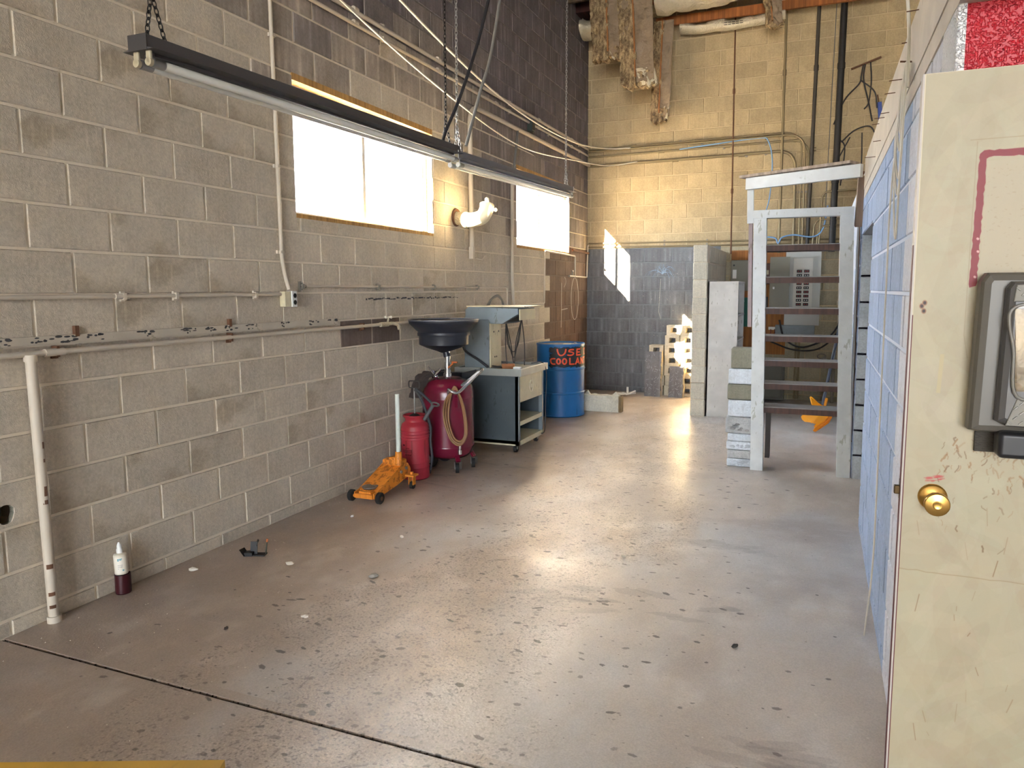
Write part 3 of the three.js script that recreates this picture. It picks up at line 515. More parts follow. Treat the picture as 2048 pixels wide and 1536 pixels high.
{
  const t = thing('conduit', 'thin painted conduit under the near window ending in a downward elbow', 'conduit', null);
  part('pipe', bent([[wx + 0.014, 1.542, -3.97], [wx + 0.014, 1.54, -7.46], [wx + 0.014, 1.30, -7.46]], 0.0095, 0.03), M.conduit, t);
  for (const z of [-3.99, -4.9, -5.8, -6.7]) part('strap', strap(1.54, z, true), M.zinc, t);
  part('end_bracket', [box(0.016, 0.07, 0.016, wx + 0.008, 1.54, -3.975), cyl(0.012, 0.012, 0, 0, 0, 12).rotateX(PI / 2).translate(wx + 0.016, 1.54, -4.02)], M.zinc, t);
  const v = thing('conduit', 'thick conduit bending from the upright by the elbow pipe into the long run', 'conduit', null);
  part('pipe', bent([[wx + 0.03, 1.93, -6.55], [wx + 0.03, 3.30, -6.53], [wx + 0.03, 3.325, -10.47]], 0.024, 0.2, 12), M.conduit, v);
  for (const z of [-7.2, -8.3, -9.4]) part('strap', strap(3.315, z, true), M.conduit, v);
  part('switch_fitting', [rbox(0.05, 0.12, 0.05, 0.006, wx + 0.03, 1.88, -6.55), rod([wx + 0.05, 1.83, -6.58], [wx + 0.06, 1.82, -6.72], 0.007), rod([wx + 0.06, 1.82, -6.72], [wx + 0.06, 1.86, -6.8], 0.007)], M.conduit, v);
  const c2 = thing('conduit', 'upright conduit beside the far window', 'conduit', null);
  part('pipe', bent([[wx + 0.024, 1.3, -7.63], [wx + 0.02, 1.63, -7.59], [wx + 0.02, 2.75, -7.6]], 0.019, 0.06, 12), M.conduit, c2);
  part('flexible_top', smooth([[wx + 0.02, 2.74, -7.6], [wx + 0.03, 2.95, -7.66], [wx + 0.03, 3.2, -7.72], [wx + 0.03, 3.31, -7.74]], 0.016, 24), M.cableGrey, c2);
  const jb = thing('junction_box', 'small dark junction box beside the upper conduits', 'box', null, [wx, 3.42, -8.15]);
  part('box_body', rbox(0.06, 0.12, 0.1, 0.006, 0.03, 0, 0), std(0x2f3a36, 0.6), jb); part('cover', rbox(0.008, 0.1, 0.08, 0.003, 0.062, 0, 0), std(0x3b3f3c, 0.5), jb);
  for (const [y, r, lab] of [[3.46, 0.014, 'upper conduit along the left wall, lower of the pair'], [3.55, 0.017, 'upper conduit along the left wall, higher of the pair']]) {
    const t2 = thing('conduit', lab, 'conduit', null);
    part('pipe', bent([[wx + 0.024, y - 0.02, -2.6], [wx + 0.024, y, -10.44]], r), M.conduit, t2);
    for (let z = -3.4; z > -10.3; z -= 1.25) { part('coupling', rod([wx + 0.024, y - 0.002, z], [wx + 0.024, y - 0.002, z - 0.05], r + 0.005, 12), M.conduit, t2); part('strap', strap(y, z - 0.4, true), M.conduit, t2); }
  }
  const tp = thing('water_pipe', 'thin pipe looping below the far window towards the corner', 'pipe', null);
  part('pipe', bent([[wx + 0.02, 1.335, -7.66], [wx + 0.02, 1.345, -8.62], [wx + 0.02, 2.0, -8.64], [wx + 0.02, 1.985, -9.86], [wx + 0.02, 1.7, -9.86], [wx + 0.02, 1.695, -10.42], [wx + 0.02, 2.15, -10.46], [wx + 0.02, 2.165, -10.49]], 0.011, 0.03), M.conduit, tp);
  part('valve', [rod([wx + 0.02, 1.7, -9.6], [wx + 0.02, 1.7, -9.86], 0.016), rod([wx + 0.02, 1.7, -9.75], [wx + 0.02, 1.77, -9.75], 0.008), box(0.02, 0.012, 0.07, wx + 0.02, 1.775, -9.75)], M.zinc, tp);
  const up = thing('water_pipe', 'short pipe stub from the far window corner to the back wall', 'pipe', null);
  part('pipe', bent([[wx + 0.03, 2.06, -9.72], [wx + 0.03, 2.05, -10.46]], 0.017), M.rusty, up);
}
{ // elbow through the wall
  const t = thing('elbow_pipe', 'sunlit metal elbow pipe sticking out of the left wall between the windows', 'pipe', null, [wx, 2.2, -6.27]);
  part('pipe', rod([-0.02, 0.0, 0.0], [0.13, -0.03, 0.03], 0.062, 20), std(0xb9ad8e, 0.5, { map: rustMap }), t);
  part('elbow', smooth([[0.11, -0.028, 0.025], [0.2, -0.03, 0.02], [0.265, 0.0, -0.03], [0.29, 0.07, -0.07], [0.29, 0.12, -0.085]], 0.068, 28, 18), std(0xd9cfb2, 0.5), t);
  part('collar', [rod([0.105, -0.028, 0.025], [0.135, -0.03, 0.026], 0.074, 20)], std(0xc7bb9b, 0.45), t);
  part('clamp_screw', [rod([0.29, 0.11, -0.085], [0.29, 0.155, -0.09], 0.02), ball(0.022, 0.29, 0.165, -0.088)], std(0xd9cfb2, 0.45), t); part('clamp_screw', [rod([0.34, 0.06, -0.09], [0.375, 0.065, -0.09], 0.01), ball(0.018, 0.38, 0.066, -0.09)], std(0xd9cfb2, 0.45), t);
  part('wall_ring', new THREE.TorusGeometry(0.07, 0.016, 8, 20).rotateY(PI / 2).translate(0.004, 0.002, 0), M.rusty, t);
}
{ // chalked marks on the brown blocks
  const chalk = canvasTex(512, 1024, (c, w, h) => {
    c.clearRect(0, 0, w, h); c.strokeStyle = 'rgba(200,190,180,0.75)'; c.lineCap = 'round'; c.lineWidth = 12;
    c.beginPath(); c.ellipse(350, 330, 80, 290, 0, 0, 7); c.stroke();
    c.beginPath(); c.moveTo(70, 120); c.lineTo(62, 700); c.moveTo(70, 470); c.lineTo(190, 460); c.stroke(); c.lineWidth = 9; c.beginPath(); c.moveTo(130, 40); c.quadraticCurveTo(190, 90, 120, 170); c.stroke();
    c.globalCompositeOperation = 'destination-out'; for (let i = 0; i < 2600; i++) { c.fillStyle = `rgba(0,0,0,${rnd(0.2, 0.8)})`; c.fillRect(rnd(w), rnd(h), rnd(1, 4), rnd(1, 6)); }
  });
  single('chalk_mark', new THREE.PlaneGeometry(1.05, 1.05).rotateY(PI / 2).translate(LX + 0.0072, 1.2, -9.72), std(0xffffff, 0.95, { map: chalk, transparent: true }), 'chalked oval and strokes on the brown painted blocks', 'chalk mark');
  const palm = canvasTex(1024, 1024, (c, w, h) => {
    c.clearRect(0, 0, w, h); c.strokeStyle = 'rgba(150,170,190,0.55)'; c.lineCap = 'round';
    for (let i = 0; i < 26; i++) { const a = rnd(-2.9, 0.2), l = rnd(90, 250); c.lineWidth = rnd(2, 6); c.beginPath(); c.moveTo(420, 250); c.quadraticCurveTo(420 + Math.cos(a) * l * 0.6, 250 + Math.sin(a) * l * 0.6 - 30, 420 + Math.cos(a) * l, 250 + Math.sin(a) * l * 0.5 + 60); c.stroke(); }
    c.strokeStyle = 'rgba(190,190,180,0.6)'; c.lineWidth = 10; c.beginPath(); c.moveTo(400, 300); c.lineTo(380, 620); c.lineTo(410, 690); c.stroke();
    for (let i = 0; i < 60; i++) { c.strokeStyle = `rgba(175,178,178,${rnd(0.15, 0.5)})`; c.lineWidth = rnd(1, 4); const x = rnd(w), y = rnd(h); c.beginPath(); c.moveTo(x, y); c.quadraticCurveTo(x + rnd(-60, 60), y + rnd(-60, 60), x + rnd(-90, 90), y + rnd(-90, 90)); c.stroke(); }
    for (let i = 0; i < 300; i++) { c.fillStyle = `rgba(205,200,188,${rnd(0.3, 0.8)})`; c.beginPath(); c.arc(rnd(w), rnd(h), rnd(1, 4), 0, 7); c.fill(); }
    c.globalCompositeOperation = 'destination-out'; for (let i = 0; i < 9000; i++) { c.fillStyle = `rgba(0,0,0,${rnd(0.2, 0.8)})`; c.fillRect(rnd(w), rnd(h), rnd(1, 4), rnd(1, 6)); }
  });
  single('chalk_mark', new THREE.PlaneGeometry(1.15, 1.5).translate(-2.02, 1.35, BZ + 0.0072), std(0xffffff, 0.95, { map: palm, transparent: true }), 'pale chalk scribbles on the dark band of the back wall', 'chalk mark');
}
// hanging wires and cords
single('cable', smooth([[-2.6, 3.55, -2.4], [-2.72, 3.28, -3.6], [-2.85, 3.08, -5.4], [-2.95, 3.0, -7.2], [-3.0, 3.18, -9.2], [-2.86, 3.26, -10.2], [-2.5, 3.33, -10.45]], 0.007, 120), M.cableWhite, 'thin slack cable crossing the left wall, lower of the two', 'cable');
single('cable', smooth([[-2.6, 3.8, -2.7], [-2.75, 3.56, -4.2], [-2.9, 3.40, -6.0], [-3.0, 3.36, -7.6], [-3.02, 3.41, -9.2], [-2.9, 3.5, -10.2], [-2.6, 3.53, -10.45]], 0.009, 120), M.cableWhite, 'slack white cable crossing the left wall, higher of the two', 'cable');
single('power_cord', smooth([[-2.0, 5.4, -4.9], [-2.08, 4.0, -4.75], [-2.16, 3.3, -4.6], [-2.24, 2.8, -4.42], [-2.29, 2.55, -4.3], [-2.3, 2.46, -4.26]], 0.011, 60), M.cableBlack, 'black power cord dropping from the ceiling to the near light fixture', 'cord');
single('power_cord', smooth([[-1.98, 5.4, -4.95], [-2.06, 4.1, -4.85], [-2.16, 3.2, -4.75], [-2.22, 2.86, -4.66], [-2.27, 2.7, -4.66], [-2.3, 2.5, -4.6]], 0.011, 60), M.cableGrey, 'grey power cord dropping from the ceiling to the far light fixture', 'cord');
// fluorescent fixtures
function chain(a, b, link = 0.034) {
  const A = V(...a), B2 = V(...b), n = Math.max(2, Math.round(A.distanceTo(B2) / (link * 0.72))), d = B2.clone().sub(A).normalize(), out = [];
  const q = new THREE.Quaternion().setFromUnitVectors(V(0, 1, 0), d);
  for (let i = 0; i < n; i++) { const g = new THREE.TorusGeometry(link * 0.32, link * 0.085, 4, 8).scale(0.8, 1.5, 1).rotateY(i % 2 ? PI / 2 : 0).applyQuaternion(q); out.push(g.translate(...A.clone().lerp(B2, (i + 0.5) / n).toArray())); }
  return join(out);
}
function fixture(label, z0, z1, y0, y1, bodyMat, capMat, tubeMat, hang) {
  const t = thing('light_fixture', label, 'light fixture', 'fluorescent strip lights on chains', [-2.3, y0, z0]), L = Math.hypot(z1 - z0, y1 - y0);
  const body = new THREE.Group(); body.name = 'fixture_body';
  const tilt = Math.atan2(y1 - y0, z0 - z1), at = (g) => g.rotateX(tilt);
  part('housing', at(join(box(0.085, 0.048, L, 0, 0.024, -L / 2), slab(shape([[-0.075, -0.004], [0.075, -0.004], [0.042, 0.004], [-0.042, 0.004]]), L).translate(0, 0, -L))), bodyMat, t);
  for (const z of [0, -L]) part('end_plate', at(box(0.09, 0.056, 0.004, 0, 0.022, z)), capMat, t);
  part('ballast_cover', at(box(0.05, 0.014, L * 0.96, 0, -0.009, -L / 2)), bodyMat, t);
  for (const x of [-0.03, 0.03]) {
    for (const z of [-0.02, -L + 0.02]) part('lamp_holder', at(join(rbox(0.024, 0.05, 0.014, 0.006, x, -0.026, z), cyl(0.015, 0.014, 0, 0, 0, 14).rotateX(PI / 2).translate(x, -0.042, z))), capMat === M.whiteMetal ? M.white : std(0xb0a58a, 0.5), t);
    const tb = part('lamp_tube', at(cyl(0.0165, L - 0.09, 0, 0, 0, 18).rotateX(PI / 2).translate(x, -0.042, -L / 2)), tubeMat, t);
    for (const z of [-0.055, -L + 0.055]) part('tube_cap', at(cyl(0.0172, 0.05, 0, 0, 0, 18).rotateX(PI / 2).translate(x, -0.042, z)), M.steel, tb);
  }
  for (const s of [0.04, L - 0.14]) {
    const y = s * Math.sin(tilt) + 0.048, z = -s * Math.cos(tilt), top = [0, y + 0.17, z - 0.03];
    part('chain', [chain([0, y, z], top), chain([0, y, z - 0.085], top), chain(top, [0.01, 5.35 - y0, z - 0.03])], hang, t);
  }
}
fixture('dark strip light hanging in front of the near window', -1.99, -4.42, 2.375, 2.415, M.fixture, std(0x3a3737, 0.5), M.tube, std(0x1c1a1a, 0.5, { metalness: 0.5 }));
fixture('strip light with white ends hanging towards the far window', -4.40, -6.83, 2.385, 2.455, std(0x77767a, 0.45), M.whiteMetal, M.tube, M.steel);

// ---------------------------------------------------------------- back wall services
const bz = BZ + 0.008;
{
  const drops = [[3.57, -0.30], [3.535, -0.255], [3.465, -0.205], [3.335, -0.37]];
  drops.forEach(([y, x], i) => {
    const t = thing('conduit', ['topmost conduit of the bundle bending down the back wall', 'second conduit of the bundle bending down the back wall', 'third conduit of the bundle bending down the back wall', 'lowest thick conduit bending down the back wall'][i], 'conduit', 'conduit bundle on the back wall');
    const z = bz + 0.03 + (i === 1 ? 0.03 : 0), r = [0.012, 0.013, 0.014, 0.02][i];
    part('pipe', bent([[LX + 0.03, y - 0.02, z], [x, y + 0.01, z], [x + 0.01, 2.06, z]], r, 0.24, 10), M.conduitB, t);
    for (let k = 0; k < 3; k++) part('coupling', rod([-2.6 + k * 0.9 + i * 0.2, y - 0.012 + k * 0.008, z], [-2.52 + k * 0.9 + i * 0.2, y - 0.011 + k * 0.008, z], r + 0.006, 12), M.conduitB, t);
    part('strap', [box(0.03, 0.05, 0.02, -1.9 + i * 0.3, y - 0.01, bz + 0.01), box(0.03, 0.05, 0.02, -0.75, y, bz + 0.01), box(0.05, 0.02, 0.02, x + 0.005, 2.8, bz + 0.01)], M.zinc, t);
  });
  const pipes = [[-1.19, 5.15, -1.165, 2.0, 0.010, M.rusty, 'thin rusty wire pipe hanging down the back wall'], [-0.545, 5.4, -0.54, 2.0, 0.017, M.conduitB, 'pale upright conduit on the back wall in front of the bundle'], [-0.145, 5.4, -0.185, 2.05, 0.024, M.darkPipe, 'brown upright pipe on the back wall'], [0.152, 5.4, 0.118, 2.0, 0.042, M.blackPipe, 'thick black upright pipe on the back wall'], [0.06, 5.3, 0.02, 2.4, 0.006, M.cableGrey, 'thin upright wire between the brown and black pipes']];
  for (const [x0, y0, x1, y1, r, m, lab] of pipes) {
    const t = thing('upright_pipe', lab, 'pipe', null), z = bz + 0.06 + (r > 0.03 ? 0.03 : 0);
    part('pipe', rod([x1, y1, z], [x0, y0, z], r, 14), m, t);
    if (r > 0.009) for (const k of [0.3, 0.72]) part('coupling', rod([x0 + (x1 - x0) * k, y0 + (y1 - y0) * k, z], [x0 + (x1 - x0) * (k + 0.02), y0 + (y1 - y0) * (k + 0.02), z], r + 0.007, 14), m, t);
  }
  for (const [y, lab] of [[2.195, 'long pipe across the back wall, higher of two'], [2.14, 'long pipe across the back wall, lower of two']]) {
    const t = thing('wall_pipe', lab, 'pipe', 'twin pipes across the back wall');
    part('pipe', bent([[LX + 0.03, y, bz + 0.02], [0.6, y - 0.03, bz + 0.02]], 0.0115), M.conduitB, t);
    for (const x of [-2.9, -2.1, -1.5]) part('strap', box(0.02, 0.045, 0.02, x, y - 0.003, bz + 0.012), M.zinc, t);
  }
  single('cable', smooth([[-1.9, 3.46, bz + 0.06], [-1.5, 3.49, bz + 0.06], [-0.85, 3.53, bz + 0.06], [-0.72, 3.48, bz + 0.07], [-0.66, 3.2, bz + 0.07], [-0.68, 2.75, bz + 0.07], [-0.74, 2.5, bz + 0.06]], 0.008, 70), M.cableBlue, 'blue cable strapped to the conduits and dropping behind the landing', 'cable');
  single('cable', smooth([[-0.85, 2.22, bz + 0.1], [-0.6, 2.2, bz + 0.12], [-0.55, 2.12, bz + 0.14], [-0.5, 2.2, bz + 0.12], [-0.35, 2.23, bz + 0.12], [-0.12, 2.2, bz + 0.12], [0.0, 2.3, bz + 0.1], [0.05, 2.6, bz + 0.08]], 0.010, 70), M.cableBlue, 'blue cable arching above the breaker panel', 'cable');
  for (const [y, x, lab] of [[2.78, -0.02, 'upper conduit elbow over the breaker panel'], [2.42, -0.1, 'middle conduit elbow over the breaker panel'], [2.34, -0.05, 'lower conduit elbow over the breaker panel']]) single('conduit_elbow', bent([[0.7, y + 0.01, bz + 0.1], [x, y, bz + 0.1], [x - 0.02, 2.06, bz + 0.1]], 0.012, 0.1), M.conduitB, lab, 'conduit');
}
{ // hooks, wires and the blue tool beside the black pipe
  const t = thing('wire_rack', 'rusty rod on the back wall with dark wires hanging in loops', 'wires', null, [0.38, 4.35, bz]);
  const z = 0.06;
  part('rod', rod([-0.12, -0.05, z], [0.22, 0.06, z], 0.012), M.rusty, t);
  const W = [[[0.02, 0, z], [0.0, -0.15, z + 0.02], [-0.02, -0.24, z], [-0.18, -0.42, z], [-0.3, -0.72, z]], [[0.04, 0, z], [0.03, -0.2, z + 0.02], [0.1, -0.48, z], [0.15, -0.72, z + 0.02]], [[0.1, 0.02, z], [0.12, -0.22, z], [0.1, -0.48, z], [0.05, -0.56, z]], [[0.0, -0.2, z], [0.16, -0.36, z + 0.02], [0.2, -0.56, z]], [[-0.2, -0.95, z], [-0.05, -0.82, z + 0.03], [0.12, -0.78, z + 0.02], [0.2, -0.9, z], [0.22, -1.05, z]], [[-0.25, -0.9, z], [-0.16, -1.0, z], [-0.17, -1.3, z], [-0.19, -1.5, z]], [[0.04, -0.85, z], [0.05, -1.2, z], [0.06, -1.6, z], [0.1, -1.75, z]], [[-0.3, -1.3, z], [-0.2, -1.1, z], [-0.1, -0.9, z + 0.03]]];
  for (const w of W) part('wire', smooth(w, 0.009, 30, 6), M.cableBlack, t);
  const k = thing('blue_level', 'blue bar hanging on the back wall beside the wires', 'tool', null, [0.63, 3.62, bz]);
  part('bar', rbox(0.05, 0.5, 0.03, 0.006, 0, 0, 0.03).rotateZ(0.09), std(0x1c3f96, 0.45), k); part('hook', rod([-0.03, 0.24, 0.03], [-0.05, 0.34, 0.03], 0.008), M.rusty, k);
  const h = thing('pipe_bracket', 'rusty horizontal pipe bracket beside the thick black pipe', 'bracket', null, [0.4, 2.98, bz]);
  part('pipe', rod([-0.22, 0, 0.06], [0.12, 0.02, 0.06], 0.022), M.rusty, h); part('valve', [rod([-0.06, 0, 0.06], [-0.02, 0, 0.06], 0.035), rod([-0.04, 0.02, 0.06], [-0.04, 0.08, 0.06], 0.012)], M.rusty, h);
}
{ // electrical boards behind the stairs
  const t = thing('backboard', 'orange plywood backboard behind the electrical boxes', 'board', null);
  part('board', metres(span([-1.16, 0.62, bz], [-0.42, 2.03, bz + 0.016])), M.ply, t); part('top_edge', metres(span([-1.16, 2.03, bz], [-0.42, 2.045, bz + 0.05])), M.ply, t);
  const p = thing('breaker_panel', 'grey breaker panel with its door open and rows of breakers', 'breaker panel', null, [-0.22, 1.55, bz]);
  part('cabinet', [box(0.44, 1.0, 0.1, 0, -0.02, 0.05)], M.panelGrey, p); part('dead_front', box(0.24, 0.7, 0.01, -0.0, 0.02, 0.105), std(0xc9c8c0, 0.5), p);
  const frame = []; for (const x of [-0.14, 0.14]) frame.push(box(0.012, 0.74, 0.02, x, 0.02, 0.11)); part('door_trim', [...frame, box(0.29, 0.012, 0.02, 0, 0.39, 0.11)], M.panelGrey, p);
  for (let r = 0; r < 9; r++) for (const x of [-0.045, 0.045]) { const b = part('breaker', box(0.066, 0.036, 0.02, x, 0.2 - r * 0.055, 0.118), M.black, p); part('toggle', [box(0.012, 0.012, 0.012, x - 0.014, 0.2 - r * 0.055, 0.13), box(0.012, 0.012, 0.012, x + 0.014, 0.2 - r * 0.055, 0.13)], r % 3 === 1 ? M.white : M.redTag, b); }
  const d = part('panel_door', box(0.25, 0.72, 0.012, -0.29, 0.03, 0.2), M.panelDoor, p); part('door_latch', box(0.02, 0.03, 0.012, -0.36, -0.02, 0.212), M.steel, d);
  const c = thing('control_box', 'tan metal control box behind the white shelf', 'box', null, [-1.0, 1.7, bz + 0.016]);
  part('box_body', rbox(0.3, 0.42, 0.12, 0.008, 0, 0, 0.06), M.panelDoor, c); part('box_label', box(0.05, 0.12, 0.002, -0.1, 0.02, 0.121), M.white, c); part('lock', cyl(0.012, 0.01, 0, 0, 0, 12).rotateX(PI / 2).translate(-0.11, 0.14, 0.122), M.black, c);
  const q = thing('relay_box', 'dark red open relay box beside the panel door', 'box', null, [-0.66, 1.72, bz + 0.016]);
  part('box_body', rbox(0.16, 0.28, 0.1, 0.006, 0, 0, 0.05), std(0x4a1f1b, 0.5), q); part('tag', box(0.05, 0.06, 0.003, -0.02, 0.02, 0.102), M.cream, q);
  const m = thing('modem', 'dark network box with a green light strip on the plywood', 'box', null, [-0.76, 1.33, bz + 0.016]);
  part('box_body', rbox(0.2, 0.16, 0.06, 0.01, 0, 0, 0.03), std(0x2c2d31, 0.4), m); part('light_strip', box(0.018, 0.1, 0.004, 0.07, 0.01, 0.062), M.led, m);
  const gz = thing('green_box', 'green metal box beside the white shelf', 'box', null, [-0.98, 1.2, bz + 0.016]); part('box_body', rbox(0.16, 0.4, 0.1, 0.006, 0, 0, 0.05), M.green, gz); part('dial', cyl(0.02, 0.01, 0, 0, 0, 14).rotateX(PI / 2).translate(0, 0.15, 0.102), M.white, gz);
  const tb = thing('terminal_strip', 'white terminal strip with wires below the modem', 'terminal strip', null, [-0.56, 0.98, bz + 0.016]);
  part('strip', [box(0.16, 0.04, 0.03, 0, 0, 0.015)], M.white, tb); for (let i = 0; i < 3; i++) part('wire', smooth([[-0.05 + i * 0.05, -0.01, 0.03], [-0.05 + i * 0.05, -0.06, 0.04], [-0.1 + i * 0.03, -0.14, 0.03], [-0.2 + i * 0.03, -0.1, 0.03]], 0.005, 20, 6), std(0x6a241c, 0.6), tb);
  const mf = thing('metal_trough', 'grey metal wiring trough under the breaker panel', 'wiring box', null, [-0.3, 0.93, bz]); part('box_body', rbox(0.5, 0.2, 0.11, 0.006, 0, 0, 0.055), M.greyPaint, mf); part('drop_pipe', [rod([0.06, -0.1, 0.05], [0.06, -0.9, 0.05], 0.016), rod([0.02, -0.1, 0.05], [0.02, -0.9, 0.05], 0.012)], M.conduitB, mf);
  const lb = thing('floor_cabinet', 'dark low cabinet behind the stair treads', 'cabinet', null, [-0.72, 0, bz + 0.02]); part('body', box(0.62, 0.56, 0.2, 0, 0.3, 0.1), std(0x55534a, 0.6), lb); part('door', rbox(0.56, 0.48, 0.012, 0.004, 0, 0.3, 0.206), std(0x5f5d52, 0.55), lb);
  single('cable', smooth([[-0.5, 1.1, bz + 0.12], [-0.42, 0.85, bz + 0.14], [-0.2, 0.74, bz + 0.14], [0.1, 0.86, bz + 0.14], [0.25, 1.06, bz + 0.12], [0.32, 1.3, bz + 0.1]], 0.012, 50), M.cableBlack, 'black cable looping below the breaker panel', 'cable');
  single('cable', smooth([[-0.6, 0.8, bz + 0.1], [-0.3, 0.7, bz + 0.14], [0.0, 0.72, bz + 0.14], [0.2, 0.9, bz + 0.12], [0.34, 1.2, bz + 0.1], [0.36, 1.9, bz + 0.08]], 0.011, 50), M.cableBlack, 'black cable rising past the right side of the breaker panel', 'cable');
  const vp = thing('upright_pipe', 'grey upright conduit to the right of the breaker panel', 'pipe', null); part('pipe', rod([0.26, 0.9, bz + 0.08], [0.24, 2.3, bz + 0.08], 0.035), M.conduit, vp); part('coupling', rod([0.255, 1.3, bz + 0.08], [0.254, 1.36, bz + 0.08], 0.045), M.conduit, vp);
  const sp = thing('floor_valve', 'grey pipe valve low on the wall behind the treads', 'valve', null, [0.2, 0.5, bz]); part('valve_body', [rod([-0.14, 0.1, 0.1], [0.02, -0.04, 0.1], 0.03), rod([0.0, 0, 0.1], [0.14, -0.02, 0.1], 0.025), rod([0.0, -0.04, 0.1], [0.0, -0.5, 0.1], 0.022)], M.zinc, sp); part('hand_wheel', new THREE.TorusGeometry(0.05, 0.01, 8, 18).rotateX(0.8).translate(-0.15, 0.12, 0.1), M.zinc, sp);
  single('mezzanine_panel', metres(span([0.42, 2.5, -9.2], [0.9, 3.02, -9.16])), std(0xc8901f, 0.6, { map: scuffMap }), 'yellow board standing on the storage deck', 'board');
}

// ---------------------------------------------------------------- ceiling insulation
function batt(name, label, x0, x1, y0, y1, z, mats, lean = 0, depth = 0.16) {
  const t = thing(name, label, 'insulation', null, [(x0 + x1) / 2, y1, z]); const w = x1 - x0, h = y1 - y0;
  const sheet = (wid, len, thick, amp, sd, ragged) => {
    const g = new THREE.BoxGeometry(wid, len, thick, 12, 36, 3), p = g.attributes.position;
    for (let i = 0; i < p.count; i++) {
      const X = p.getX(i), Y = p.getY(i), Z = p.getZ(i), v = (Y / len + 0.5);
      const n = fbm(X * 9 + sd, Y * 6, 7, 3) - 0.5, n2 = fbm(X * 22 + sd, Y * 22, 17, 2) - 0.5;
      p.setXYZ(i, X * (1 - 0.16 * (1 - v)) + lean * (1 - v) + amp * n, Y - (v < 0.06 ? ragged * (0.5 + n2 * 2) : 0), Z + amp * 1.6 * n + amp * 0.7 * n2);
    }
    g.computeVertexNormals(); return g.translate(0, -len / 2, 0);
  };
  part('fibre', metres(sheet(w * 0.46, h, depth, 0.07, rnd(9), 0.08).translate(-w * 0.24, 0, 0)), M.fuzz, t);
  part('paper_facing', metres(sheet(w * 0.52, h * 0.985, 0.012, 0.035, rnd(9), 0.05).translate(w * 0.2, 0, depth * 0.45)), mats[0], t);
  part('paper_edge', metres(sheet(0.02, h * 0.95, 0.03, 0.02, rnd(9), 0).translate(-w * 0.05, 0, depth * 0.52)), std(0x9a6538, 0.7), t);
  part('foil_end', metres(sheet(w * 0.5, h * 0.14, depth * 0.4, 0.05, rnd(9), 0.06).translate(w * 0.18 + lean * 0.9, -h * 0.87, depth * 0.22)), mats[1], t);
  part('torn_fibre', metres(sheet(w * 0.7, h * 0.12, depth * 0.8, 0.09, rnd(9), 0.05).translate(lean, -h * 0.9, 0)), M.fuzz, t);
}
batt('hanging_insulation', 'torn insulation batt hanging from the ceiling nearest the left wall', -2.98, -2.42, 4.56, 5.5, -9.62, [M.kraft, M.foil], 0.04);
batt('hanging_insulation', 'longest wide insulation batt hanging from the ceiling, paper facing split', -2.6, -2.1, 4.17, 5.5, -9.6, [M.kraft, M.foil], 0.06);
batt('hanging_insulation', 'narrow insulation strip hanging close to the back wall', -2.23, -1.94, 3.84, 5.1, -10.2, [M.kraft, M.foil], -0.03, 0.14);
batt('hanging_insulation', 'short dark insulation scrap hanging beside the orange joist', -0.85, -0.6, 4.86, 5.4, -10.1, [M.kraft, M.kraft], 0.05, 0.12);
function foilRoll(label, x0, x1, y, z, r, sag) {
  const t = thing('ceiling_insulation', label, 'insulation', null), L = x1 - x0, g = new THREE.CylinderGeometry(r, r, L, 16, 40).rotateZ(PI / 2), p = g.attributes.position;
  for (let i = 0; i < p.count; i++) { const X = p.getX(i), n = fbm(X * 5 + x0, p.getY(i) * 9 + p.getZ(i) * 5, 27, 3) - 0.5; p.setXYZ(i, X, p.getY(i) * (0.75 + 1.3 * n) - sag * (1 - 4 * X * X / L / L) + 0.05 * n, p.getZ(i) * (1 + 0.6 * n)); }
  g.computeVertexNormals(); part('foil_facing', metres(g.translate((x0 + x1) / 2, y, z)), M.foil, t);
  const marks = []; for (let i = 0; i < 10; i++) marks.push(box(0.04, 0.008, 0.004, x0 + L * 0.45 + (i % 5) * 0.05, y - r * 0.35 - Math.floor(i / 5) * 0.025, z + r * 0.97)); part('print_lines', marks, std(0x3a372f, 0.8), t);
}
foilRoll('pale foil faced insulation along the top of the back wall', -2.15, -0.7, 5.27, -9.95, 0.15, 0.02);
foilRoll('crumpled foil insulation sagging under the orange joist', -1.9, -0.55, 5.045, -10.36, 0.09, 0.04);
foilRoll('foil insulation above the upright pipes', -0.6, 0.4, 5.17, -10.36, 0.06, 0.03);
foilRoll('bulging foil insulation in the corner by the left wall', -3.2, -2.6, 5.12, -10.05, 0.17, 0.02);
foilRoll('loose foil flap hanging over the storage deck', 0.3, 0.85, 5.28, -10.2, 0.12, 0.05);

// ---------------------------------------------------------------- cables on the right wall
{
  const x = RX - 0.03, t = thing('hanging_cable', 'coil of white cable hanging from a nail on the cream beam', 'cable', null);
  part('riser', smooth([[x - 0.1, 4.2, -3.6], [x - 0.05, 3.2, -3.3], [x, 2.55, -3.1], [x, 2.32, -2.98], [x, 2.22, -2.96]], 0.006, 40), M.cableWhite, t);
  for (const [a, b, w] of [[2.3, 1.92, 0.1], [2.32, 1.7, 0.1], [2.28, 2.02, 0.05], [2.33, 1.86, 0.13], [2.33, 2.08, 0.03]]) part('loop', smooth([[x, a, -3.05], [x - 0.01, (a + b) / 2, -3.05 + w], [x - 0.005, b, -3.06], [x - 0.012, (a + b) / 2 - 0.03, -3.06 - w]], 0.0035, 50, 6, true), M.cableWhite, t);
  part('tail', smooth([[x, 2.3, -3.1], [x - 0.005, 1.9, -3.35], [x, 1.5, -3.42], [x, 0.9, -3.4], [x - 0.01, 0.4, -3.25], [x - 0.04, 0.12, -3.1]], 0.0035, 60), M.cableWhite, t);
  part('nail', rod([RX - 0.005, 2.33, -3.05], [RX - 0.05, 2.335, -3.05], 0.003), M.rusty, t);
}

